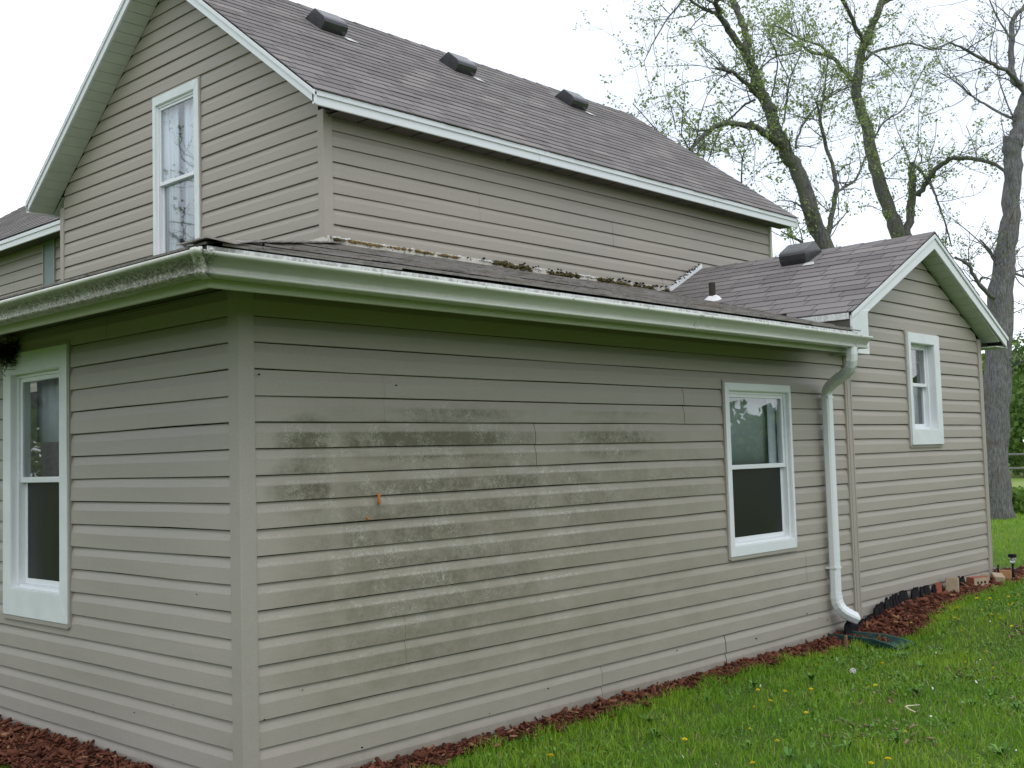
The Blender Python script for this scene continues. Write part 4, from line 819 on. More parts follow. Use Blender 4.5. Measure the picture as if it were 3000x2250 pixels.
# keep what lies in or near the view, thin with distance, clump
CX, CY = CAMP.x, CAMP.y; dv = P-np.array([CX, CY]); dd = np.hypot(dv[:, 0], dv[:, 1]); an = np.degrees(np.arctan2(dv[:, 1], dv[:, 0]))
cl_ = lownoise(P, 9, 2)*.5+lownoise(P, 28, 3)*.5
ok = (an > 6) & (an < 75) & (R_.rand(len(P)) < np.clip(5.2/dd, .35, 1)*(.72+.5*cl_)) & mask_grass(P, -.0); P = P[ok]; cl_ = cl_[ok]
hh = R_.uniform(.018, .060, len(P))*(1+.7*cl_); blades('grass', P, hh, R_.uniform(.003, .0062, len(P)), 21)
P2 = field(16000, -.62, -.30, 0.5, 2.6, 4)
P2 = P2[P2[:, 0] < -.37+.04*np.sin(P2[:, 1]*9)]; blades('grass', P2, np.random.uniform(.02, .05, len(P2)), np.random.uniform(.003, .005, len(P2)), 6)
Pe = []  # taller fringe along the mulch edge, and stray shoots in it
r = random.Random(8)
for _ in range(9000):
    x = r.uniform(-.3, 9.2); y = bed_edge(x)-abs(r.gauss(0, .06))+r.gauss(0, .012)
    if y < .0 and not (abs(x-5.16) < .08 and y > -.52): Pe.append((x, y))
Pe = np.array(Pe); blades('grass', Pe, R_.uniform(.035, .10, len(Pe))*(.8+.5*lownoise(Pe, 14, 8)), R_.uniform(.003, .006, len(Pe)), 31)
P = field(150000, 7.5, 22, -10, 7, 9); dv = P-np.array([CX, CY]); dd = np.hypot(dv[:, 0], dv[:, 1]); an = np.degrees(np.arctan2(dv[:, 1], dv[:, 0]))
ok = (an > 6) & (an < 40) & (P[:, 0] > 7.5) & mask_grass(P) & ~((P[:, 0] < 9.6) & (P[:, 1] > -4.6)); P = P[ok]; blades('grass', P, R_.uniform(.03, .06, len(P)), R_.uniform(.006, .012, len(P)), 41, False)
# clover and broad-leaved weeds
t = NT('weed_leaf'); isl = t.island(); t.out(t.mix(isl, (.05, .15, .015), (.12, .25, .035)), .5, .3); M['weed'] = t.mat
def leafs(name, P, size, seed, mat, zoff, label, tilt=.5):
    r = np.random.RandomState(seed); n = len(P); P = np.asarray(P); z = gz_np(P)+zoff*r.uniform(.4, 1.3, n); a = r.uniform(0, 2*np.pi, n); s = size*r.uniform(.6, 1.4, n)
    A = np.column_stack([np.cos(a), np.sin(a), r.normal(0, tilt, n)])*s[:, None]; B = np.column_stack([-np.sin(a), np.cos(a), r.normal(0, tilt, n)])*(s*.42)[:, None]; C_ = np.column_stack([P, z])
    V = np.stack([C_-A*.5, C_-A*.1-B, C_+A*.3-B*.8, C_+A*.6, C_+A*.3+B*.8, C_-A*.1+B], 1).reshape(-1, 3)
    F = np.arange(n)[:, None]*6+np.array([[0, 1, 2, 3, 4, 5]]); np_mesh(name, V, F, mat, None, kind='stuff', label=label)
P = field(95000, -.5, 9.4, -4.2, .0, 13); cl_ = lownoise(P, 4.5, 17)*.6+lownoise(P, 16, 18)*.5; dv = P-np.array([CX, CY]); dd = np.hypot(dv[:, 0], dv[:, 1]); an = np.degrees(np.arctan2(dv[:, 1], dv[:, 0]))
P = P[(cl_ > .10-.12*(P[:, 0] > 3.5)) & (an > 6) & (an < 70) & mask_grass(P, -.02) & (R_.rand(len(P)) < .55)]; leafs('clover', P, .0125, 14, M['weed'], .030, 'clover and small weed leaves mixed through the lawn')
# broad rosettes
V = []; F = []; r = np.random.RandomState(77); rp = [(x, y) for x, y in zip(r.uniform(1.6, 8.6, 46), r.uniform(-2.6, -.3, 46)) if y < bed_edge(x)-.06]
for x, y in rp:
    z0 = gz(x, y)+.01; m = r.randint(6, 11); R0 = r.uniform(.035, .07)
    for k in range(m):
        a = 2*math.pi*k/m+r.uniform(-.3, .3); L_ = R0*r.uniform(.7, 1.2); dx, dy = math.cos(a), math.sin(a); px_, py_ = -dy*L_*.16, dx*L_*.16; b = len(V); up_ = r.uniform(.02, .05)
        V += [(x, y, z0), (x+dx*L_*.5-px_, y+dy*L_*.5-py_, z0+up_), (x+dx*L_*.9, y+dy*L_*.9, z0+up_*1.0), (x+dx*L_*.5+px_, y+dy*L_*.5+py_, z0+up_)]; F.append((b, b+1, b+2, b+3))
np_mesh('weed_rosettes', V, F, M['weed'], None, kind='stuff', label='broad-leaved weed rosettes in the lawn')
# dry thatch patches
pts = [];
for cx, cy, rr_ in ((3.4, -1.25, .35), (4.5, -1.35, .3), (5.6, -1.4, .35), (2.7, -1.5, .3), (6.6, -1.0, .3), (5.9, -1.15, .2), (4.1, -2.0, .4)):
    for _ in range(55): a = random.random()*6.28; q = rr_*math.sqrt(random.random()); pts.append((cx+q*math.cos(a), cy+q*math.sin(a), gz(cx+q*math.cos(a), cy+q*math.sin(a))+random.uniform(.012, .035)))
V, F = chips(pts, .012, .045, 15); V = np.asarray(V); t = NT('dry_thatch'); t.out(t.mix(t.island(), (.10, .075, .045), (.27, .22, .13)), .9, .1); np_mesh('dry_thatch', V, F, t.mat, None, kind='stuff', label='dead brown stalks scattered in the lawn')

# dandelions --------------------------------------------------------------
M['petal'] = simple('dandelion_yellow', (.88, .70, .015), .6, .08, 200); M['stem'] = simple('stem_green', (.10, .18, .04), .6); M['clock'] = simple('seed_fluff', (.62, .62, .58), .9)
def flower(R, hgt, seed):
    r = random.Random(seed); s = MB(); s.tube([(0, 0, 0), (r.uniform(-.006, .006), r.uniform(-.006, .006), hgt)], .0014, 5)
    h_ = MB()
    for ring, (rr_, zz, n) in enumerate(((R, .0, 16), (R*.72, .0035, 13), (R*.42, .006, 9))):
        for k in range(n):
            a = 2*math.pi*(k+.5*ring)/n; w_ = .19*R; c_, s_ = math.cos(a), math.sin(a)
            h_.face([(0, 0, hgt+zz*.5), (c_*rr_*.6+s_*w_, s_*rr_*.6-c_*w_, hgt+zz+.003), (c_*rr_, s_*rr_, hgt+zz+.002), (c_*rr_*.6-s_*w_, s_*rr_*.6+c_*w_, hgt+zz+.003)])
    h_.tube([(0, 0, hgt-.006), (0, 0, hgt+.002)], [.003, R*.55], 8)
    return s.mesh('stem', M['stem']), h_.mesh('flower_head', M['petal'])
FL = [flower(.017, .05, 1), flower(.014, .035, 2), flower(.019, .06, 3)]
DAN = [(6.807, -.415), (6.888, -.457), (6.815, -.515), (7.078, -.57), (7.055, -.655), (6.793, -.704), (6.724, -.689), (6.629, -.761), (6.893, -.563), (6.462, -.626), (6.353, -.609), (6.296, -.438), (6.177, -.453), (6.269, -.475), (6.085, -.411), (5.707, -.339), (5.901, -.581), (5.879, -.63), (6.093, -.805), (5.986, -.908), (5.844, -.933), (5.831, -1.03), (5.561, -.77), (4.988, -.735), (5.176, -1.089), (4.058, -.425), (4.256, -.764), (3.645, -.976), (3.642, -1.027), (3.316, -.772), (2.789, -1.036), (3.225, -.663), (2.128, -1.709), (2.167, -1.774), (2.78, -1.583), (4.681, -1.142), (4.534, -1.379), (3.142, -.532), (2.762, -.737), (2.886, -.755), (2.186, -1.21), (1.29, -.543), (1.957, -.826), (2.38, -.946), (1.778, -1.329)]
REG = [('in the far lawn near the loose bricks', lambda x: x > 6.55), ('along the lawn edge beside the wing mulch', lambda x: 5.6 < x <= 6.55), ('near the green splash block', lambda x: 4.4 < x <= 5.6),
       ('in the lawn below the window', lambda x: 3.0 < x <= 4.4), ('in the middle of the near lawn', lambda x: 2.5 < x <= 3.0), ('in the nearest grass', lambda x: x <= 2.5)]
ORD = 'first second third fourth fifth sixth seventh eighth ninth tenth eleventh twelfth thirteenth'.split()
wild = random.Random(2); i = 0
for reg, test in REG:
    D_ = [p for p in DAN if test(p[0])]
    D_.sort(key=lambda p: (Vector((p[0], p[1], 0))-CAMP).dot(r2)/(Vector((p[0], p[1], 0))-CAMP).dot(fw))
    for k, (x, y) in enumerate(D_):
        sm, hm = FL[i % 3]; i += 1
        lab = ('leftmost' if k == 0 else 'rightmost' if k == len(D_)-1 else ORD[k]+' from left')+' of the yellow dandelions '+reg
        e = empty('dandelion', (x, y, gz(x, y)), lab, 'flower', 'yellow dandelions in the lawn'); sc = wild.uniform(.6, .95); e.scale = (sc,)*3
        for nme, me in (('stem', sm), ('flower_head', hm)):
            o = bpy.data.objects.new(nme, me); COL.objects.link(o); o.parent = e; o.rotation_euler = (wild.uniform(-.25, .25), wild.uniform(-.25, .25), wild.uniform(0, 6))
e = empty('dandelion_clock', (3.813, -.79, gz(3.813, -.79)), 'round white dandelion seed head below the downspout window', 'flower')
mb = MB(); mb.tube([(3.813, -.79, gz(3.8, -.79)), (3.815, -.792, gz(3.8, -.79)+.055)], .0014, 5); mb.build('stem', M['stem'], e)
mb = MB(); r = random.Random(4); c0 = Vector((3.815, -.792, gz(3.8, -.79)+.068))
for k in range(110):
    dv_ = Vector((r.gauss(0, 1), r.gauss(0, 1), r.gauss(0, 1))).normalized(); p = c0+dv_*.019; q = dv_.orthogonal().normalized()*.004; q2_ = dv_.cross(q)
    mb.face([p-q, p-q2_, p+q, p+q2_]); mb.face([c0, c0+q*.1, p])
mb.build('seed_head', M['clock'], e)
leafs('clover_flowers', np.array([(random.uniform(1.5, 6.8), random.uniform(-2.4, -.45)) for _ in range(60)]), .011, 51, simple('tiny_white_petal', (.62, .62, .60), .8), .05, 'tiny white specks of clover blossom in the lawn', .9)
mb = MB(); pp = [(3.09, -1.50), (3.10, -1.46), (3.14, -1.425), (3.20, -1.41), (3.27, -1.41), (3.32, -1.425)]
mb.tube([(x, y, gz(x, y)+.050+.01*math.sin(i)) for i, (x, y) in enumerate(pp)], [.0035, .005, .0055, .005, .004, .002], 7)
tag(mb.build('dry_stem', simple('straw', (.55, .52, .34), .7), None, True), 'pale curved dry stem lying across the near lawn', 'stem')
mb = MB(); pp = [(2.66, -2.21), (2.72, -2.20), (2.80, -2.215), (2.85, -2.235)]
mb.tube([(x, y, gz(x, y)+.045) for x, y in pp], [.002, .003, .003, .0015], 7); tag(mb.build('dry_stem', M['stem'], None, True), 'short bent stem in the grass at the lower right corner', 'stem')

# splash block -----------------------------------------------------------
t = NT('green_plastic'); M['green_pl'] = t.out(t.mix(t.ramp(t.noise(18, 4), .35, .7), (.012, .050, .045), (.03, .075, .065)), .45, .4)
SPX, SPY = 5.06, .0
g0 = gz(5.1, -.2)+.018
mb = MB(); L = []
for v_, wd, h_ in ((0.02, .10, .05), (-.10, .105, .055), (-.36, .12, .050), (-.50, .135, .035), (-.56, .14, .012)):
    x0_, x1_ = 5.12-wd+.0, 5.12+wd; zz = g0+.0-(.012 if v_ < -.4 else 0)
    L.append([(x0_, v_, zz), (x0_-.006, v_, zz+h_), (x0_+.008, v_, zz+h_+.004), (x0_+.022, v_, zz+h_), (x0_+.030, v_, zz+.014), (5.12-.02, v_, zz+.010), (5.12, v_, zz+.014), (5.12+.02, v_, zz+.010), (x1_-.030, v_, zz+.014), (x1_-.022, v_, zz+h_), (x1_-.008, v_, zz+h_+.004), (x1_+.006, v_, zz+h_), (x1_, v_, zz)])
mb.loops(L); tag(mb.build('splash_block', M['green_pl'], None), 'dark green plastic splash block under the downspout outlet', 'splash block')
mb = MB(); mb.box(4.79, 4.806, -.262, -.245, gz(4.8, -.25)-.02, gz(4.8, -.25)+.115); o = tag(mb.build('wooden_stake', simple('stake_wood', (.22, .12, .07), .8, .3, 40), None), 'short thin wooden stake standing in the mulch by the splash block', 'stake'); o.rotation_euler = (0, 0, 0)

# scalloped edging ---------------------------------------------------------
t = NT('black_plastic'); M['edge'] = t.out(t.mix(t.ramp(t.noise(30, 4), .35, .7), (.005, .005, .006), (.018, .017, .020)), .75, .15)
pm = MB(); n = 7; sil = [(-.024, -.04), (.024, -.04), (.025, .085), (.020, .105), (.010, .116), (0, .119), (-.010, .116), (-.020, .105), (-.025, .085)]
pm.prism([(a, -.007-(.004 if abs(a) < .012 else 0), b) for a, b in sil], [(a, .006-(.004 if abs(a) < .012 else 0), b) for a, b in sil]); PALE = pm.mesh('pale', M['edge'])
r = random.Random(12)
def edging(x0, y0, ang, n, lab, dz=0, tiltx=0.0, hs=1.0):
    e = empty('garden_edging', (x0, y0, gz(x0, y0)+.03), lab, 'garden edging', 'black scalloped edging along the house')
    for k in range(n):
        x = x0+math.cos(ang)*.046*k; y = y0+math.sin(ang)*.046*k
        o = inst('pale', PALE, (x, y, gz(x, y)+.044+dz+r.uniform(-.010, .006)), (r.uniform(-.08, .08)+tiltx, r.uniform(-.06, .06), ang+r.uniform(-.16, .16)), e, (1, 1, hs*r.uniform(.85, 1.0)))
    return e
edging(5.13, -.09, .10, 5, 'short black scalloped edging piece under the downspout outlet', 0, 0, 1.05)
edging(5.37, -.055, .05, 7, 'sunken black edging at the foot of the inner corner post', -.035, -.15, .8)
edging(5.72, -.045, .02, 14, 'longest black scalloped edging run against the wing wall', -.01, -.1, 1.0)
edging(6.40, -.045, .03, 9, 'black scalloped edging run just before the first loose brick', -.015, -.1, .95)
edging(6.86, -.03, .02, 5, 'black scalloped edging behind the upright tan brick', -.02, -.1, .9)
edging(7.12, -.05, .02, 9, 'black scalloped edging between the tan brick and the cored brick', -.01, -.1, .95)
edging(7.86, -.055, .04, 8, 'fallen black edging near the far corner of the wing', -.06, -.6, .7)
edging(8.26, -.06, .3, 3, 'black edging stub at the far corner post', .0, 0, 1.0)
# loose bricks
M['brick_red'] = simple('brick_red', (.30, .10, .06), .85, .3, 30, .5); M['brick_tan'] = simple('brick_tan', (.38, .30, .20), .85, .15, 22, .5); M['hole'] = simple('brick_hole_shade', (.02, .015, .012), .95)  # core holes are solid dark discs, the shade inside put into colour
M['brick_orange'] = simple('brick_orange', (.40, .22, .10), .85, .3, 22, .5)
def brick(loc, dims, rot, mats, lab, cored=False, base=0):
    e = bpy.data.objects.new('brick', None); a, b, c = dims; mb = MB()
    mb.box(-a/2, a/2, -b/2, b/2, 0, c); me = mb.mesh('brick', [M[m] for m in mats]); bm = bmesh.new(); bm.from_mesh(me)
    bmesh.ops.bevel(bm, geom=bm.edges[:], offset=.005, segments=2, affect='EDGES')
    if len(mats) > 1:
        for f in bm.faces:
            if f.normal.y < -.7 and f.calc_area() > .001: f.material_index = 1
    if cored:
        for k in (-1, 0, 1):
            r_ = bmesh.ops.create_cone(bm, segments=14, radius1=.0125, radius2=.0125, depth=.02, cap_ends=True, matrix=Matrix.Translation((k*.045, -b/2+.0085, c/2+.004)) @ Matrix.Rotation(math.pi/2, 4, 'X'))
            fs = set(f for v in r_['verts'] for f in v.link_faces)
            for f in fs: f.material_index = 2
    bm.to_mesh(me); bm.free()
    if cored: me.materials.append(M['hole'])
    o = bpy.data.objects.new('brick', me); COL.objects.link(o); o.location = loc; o.rotation_euler = rot; return tag(o, lab, 'brick', 'loose bricks along the wing wall')
gb = lambda x: gz(x, -.08)+.015
brick((6.93, -.045, gb(6.93)), (.07, .05, .12), (0, .25, .4), ['brick_red'], 'broken red brick tucked behind the upright tan brick')
brick((7.08, -.10, gb(7.08)-.01), (.095, .10, .165), (.0, .08, .25), ['brick_tan'], 'tan brick standing upright in the mulch, tallest of the loose bricks')
brick((7.66, -.095, gb(7.66)), (.19, .09, .105), (0, 0, -.35), ['brick_red', 'brick_tan'], 'red and tan brick with three core holes facing out', True)
brick((7.90, -.07, gb(7.9)), (.10, .08, .10), (0, .1, .3), ['brick_tan'], 'pale tan brick leaning against the cored brick')
brick((8.10, -.11, gb(8.1)-.005), (.19, .10, .085), (.1, -.12, .5), ['brick_tan'], 'cream brick lying tilted near the far corner')
brick((8.28, -.12, gb(8.28)), (.07, .10, .105), (0, .05, .2), ['brick_orange'], 'orange brown brick on end by the far corner post')
# solar stake light
gl = gz(8.40, -.15)+.01; e = empty('solar_light', (8.40, -.15, gl), 'small black solar path light on a stake beyond the far corner', 'garden light')
mb = MB(); mb.tube([(8.40, -.15, gl-.05), (8.40, -.15, gl+.17)], .0105, 10); mb.build('stake', M['edge'], e, True)
t = NT('clear_plastic'); t.out((.62, .66, .66), .15, .5); t.b.inputs['Transmission Weight'].default_value = .75; mb = MB(); mb.tube([(8.40, -.15, gl+.165), (8.40, -.15, gl+.18), (8.40, -.15, gl+.225)], [.015, .024, .030], 14); mb.build('lens', t.mat, e, True)
mb = MB(); mb.tube([(8.40, -.15, gl+.222), (8.40, -.15, gl+.226), (8.40, -.15, gl+.246), (8.40, -.15, gl+.252)], [.034, .038, .037, .030], 18); mb.build('cap', M['edge'], e, False)
mb = MB(); mb.tube([(8.33, .12, gl+.02), (8.8, .34, gl+.03), (9.35, .52, gl+.02)], .028, 10); tag(mb.build('drain_pipe', simple('blue_green_pipe', (.10, .24, .26), .5), None, True), 'blue-green drain pipe lying on the ground beyond the far corner', 'pipe')
pp = []; r = random.Random(31)
for _ in range(420):
    x, y = r.gauss(8.85, .22), r.gauss(.02, .13)
    if x > 8.36 or y < -.06: pp.append((x, y, gz(x, y)+.03))
t = NT('pebbles'); t.out(t.mix(t.island(), (.16, .10, .07), (.55, .50, .44)), .8, .2)
lumps('pebbles', pp, t.mat, .013, 'pale and reddish pebbles round the solar light', n=1, parent=None, spread=.006)
# bird nest under the left eave
e = MB(); r = random.Random(9)
for _ in range(420):
    a = Vector((r.gauss(0, .032), r.gauss(0, .036), r.gauss(0, .034))); c0 = Vector((-.045, 2.19, .018))+a; d_ = Vector((r.gauss(0, 1), r.gauss(0, 1), r.gauss(0, .8))).normalized()*r.uniform(.02, .055); q = d_.orthogonal().normalized()*.0022
    e.face([c0-d_-q, c0+d_-q*.4, c0+d_+q*.4, c0-d_+q]); e.face([c0-d_-q.cross(d_).normalized()*.002, c0+d_, c0-d_+q.cross(d_).normalized()*.002])
tag(e.build('bird_nest', M['dark_debris']), 'dark ragged nest stuck under the eave above the left window', 'nest')

# ------------------------------------------------------------------ trees
t = NT('bark'); x, y, z = t.xyz(); n1 = t.noise(5, 6, stretch=(1.4, 1.4, .35), rough=.75); n2 = t.noise(28, 5, stretch=(1.5, 1.5, .3), rough=.8)
c = t.mix(t.ramp(n2, .35, .65), (.075, .072, .075), (.30, .30, .315)); c = t.mix(t.ramp(n1, .48, .7, 0, .5), c, (.21, .22, .15)); c = t.mix(t.ramp(t.noise(3, 4), .58, .7, 0, .5), c, (.17, .12, .10))
t.bump(t.math('ADD', n2, t.math('MULTIPLY', n1, .6)), .9, .035); M['bark'] = t.out(c, .95, .1)
t = NT('bark_mossy'); n1 = t.noise(4, 6, stretch=(1.2, 1.2, .4), rough=.75); n2 = t.noise(25, 5, stretch=(1.5, 1.5, .35), rough=.8)
c = t.mix(t.ramp(n2, .35, .65), (.06, .06, .055), (.20, .195, .185)); c = t.mix(t.ramp(n1, .48, .66, 0, .6), c, (.14, .18, .055)); t.bump(n2, .9, .03); M['bark_moss'] = t.out(c, .95, .1)
def leaf_mat(name, a, b, trans=.45):
    t = NT(name); isl = t.island(); c = t.mix(isl, a, b); t.out(c, .55, .25); tl = t.n.new('ShaderNodeBsdfTranslucent'); t.l.new(c, tl.inputs[0]); ms = t.n.new('ShaderNodeMixShader'); ms.inputs[0].default_value = trans
    t.l.new(t.b.outputs[0], ms.inputs[1]); t.l.new(tl.outputs[0], ms.inputs[2]); t.l.new(ms.outputs[0], t.n['Material Output'].inputs[0]); return t.mat
M['leaf'] = leaf_mat('young_leaf', (.15, .22, .06), (.33, .43, .15)); M['leaf_dull'] = leaf_mat('budding_leaf', (.14, .18, .08), (.27, .33, .15))
M['wood_leaf'] = leaf_mat('woodland_leaf', (.04, .095, .02), (.17, .29, .06), .3)
def cat(P, n=6):
    """smooth a polyline with radii: Catmull-Rom"""
    P = np.array(P); out = []
    for i in range(len(P)-1):
        p0, p1, p2, p3 = P[max(i-1, 0)], P[i], P[i+1], P[min(i+2, len(P)-1)]
        for k in range(n):
            t_ = k/n; out.append(.5*((2*p1)+(-p0+p2)*t_+(2*p0-5*p1+4*p2-p3)*t_**2+(-p0+3*p1-3*p2+p3)*t_**3))
    out.append(P[-1]); return np.array(out)
def tree(name, label, limbs, seed, bark, leafm, leaf_n, leaf_s, twig=1.0, sprout=0, z_min=-1, droop=.0):
    r = random.Random(seed); rn = np.random.RandomState(seed); b0 = limbs[0][0]; root = empty(name, (b0[0], b0[1], b0[2]), label, 'tree', None)
    mb = MB(); tw = MB(); clus = []; bark_sprouts = []
    for li, L in enumerate(limbs):
        S = cat(L, 5 if len(L) < 8 else 4); Q = S[:, :3].copy(); R = np.maximum(S[:, 3], .006)
        jit = rn.normal(0, 1, Q.shape)*np.minimum(R, .05)[:, None]*.22; Q[1:-1] += jit[1:-1]
        R = R*(1+rn.normal(0, .05, len(R)))
        if R[0] > .12 and Q[0][2] < -1: R[0] *= 1.45; R[1] *= 1.12
        mb.tube(Q, R, 12 if R[0] > .08 else 7)
        tot = np.sum(np.linalg.norm(np.diff(Q, axis=0), axis=1)); thin = R.mean() < .07
        ntw = int(tot*(3.1 if thin else 1.4)*twig)
        for _ in range(ntw):
            i = r.randrange(1, len(Q)) if not thin else min(len(Q)-1, int(len(Q)*r.random()**.8)); p = Vector(Q[i])
            if p.z < z_min+1.2: continue
            d_ = (Vector(Q[i])-Vector(Q[i-1])).normalized(); side = Vector((r.gauss(0, 1), r.gauss(0, 1), r.gauss(.25, .8))).normalized(); dr = (d_*.5+side).normalized()
            ln = r.uniform(.35, 1.35)*(1 if thin else .8); rad = min(R[i]*.5, r.uniform(.006, .013)); pts = [p]; n_ = 6
            for k in range(n_):
                dr = (dr+Vector((r.gauss(0, .22), r.gauss(0, .22), r.gauss(.06-droop, .2)))).normalized(); pts.append(pts[-1]+dr*ln/n_)
            tw.tube(pts, [rad*(1-.75*k/n_) for k in range(n_+1)], 4)
            ends = [pts[-1]] + [pts[k] for k in range(2, n_) if r.random() < .6]
            for k in range(2, n_):
                if r.random() < .55:
                    q = [pts[k]]; d2 = (dr+Vector((r.gauss(0, .8), r.gauss(0, .8), r.gauss(.1, .6)))).normalized(); l2 = ln*r.uniform(.2, .45)
                    for m in range(3): d2 = (d2+Vector((r.gauss(0, .25), r.gauss(0, .25), r.gauss(0, .25)))).normalized(); q.append(q[-1]+d2*l2/3)
                    tw.tube(q, [rad*.5, rad*.4, rad*.32, rad*.2], 3); ends += [q[-1], q[2]] if r.random() < .7 else [q[-1]]
            clus += ends
        if sprout and R[0] > .05:
            for _ in range(int(tot*sprout)):
                i = r.randrange(0, len(Q)); a = r.uniform(0, 6.28); v = Vector((math.cos(a), math.sin(a), r.uniform(-.3, .5))).normalized(); bark_sprouts.append(Vector(Q[i])+v*(R[i]*1.05))
    trunk = mb.build('trunk', bark, root, True); tw.build('twigs', bark, root, True, kind='stuff') if tw.f else None
    C_ = [c for c in clus if r.random() < leaf_n]
    V = []; n_l = 7
    def cl(c, s, n_l):
        for _ in range(n_l):
            a = rn.normal(0, 1, 3); a /= np.linalg.norm(a); b = np.cross(a, rn.normal(0, 1, 3)); b /= np.linalg.norm(b)+1e-9; o = np.array(c)+rn.normal(0, s*.55, 3); q = s*rn.uniform(.35, .75)
            V.append([o-a*q*.5, o+b*q*.34, o+a*q*.6, o-b*q*.34])
    for c in C_: cl(c, leaf_s*r.uniform(.6, 1.25), n_l)
    for c in bark_sprouts: cl(c, leaf_s*r.uniform(.7, 1.5), 9)
    V = np.array(V).reshape(-1, 3); F = np.arange(len(V)).reshape(-1, 4)
    np_mesh('foliage', V, F, leafm, root, kind='stuff'); return root
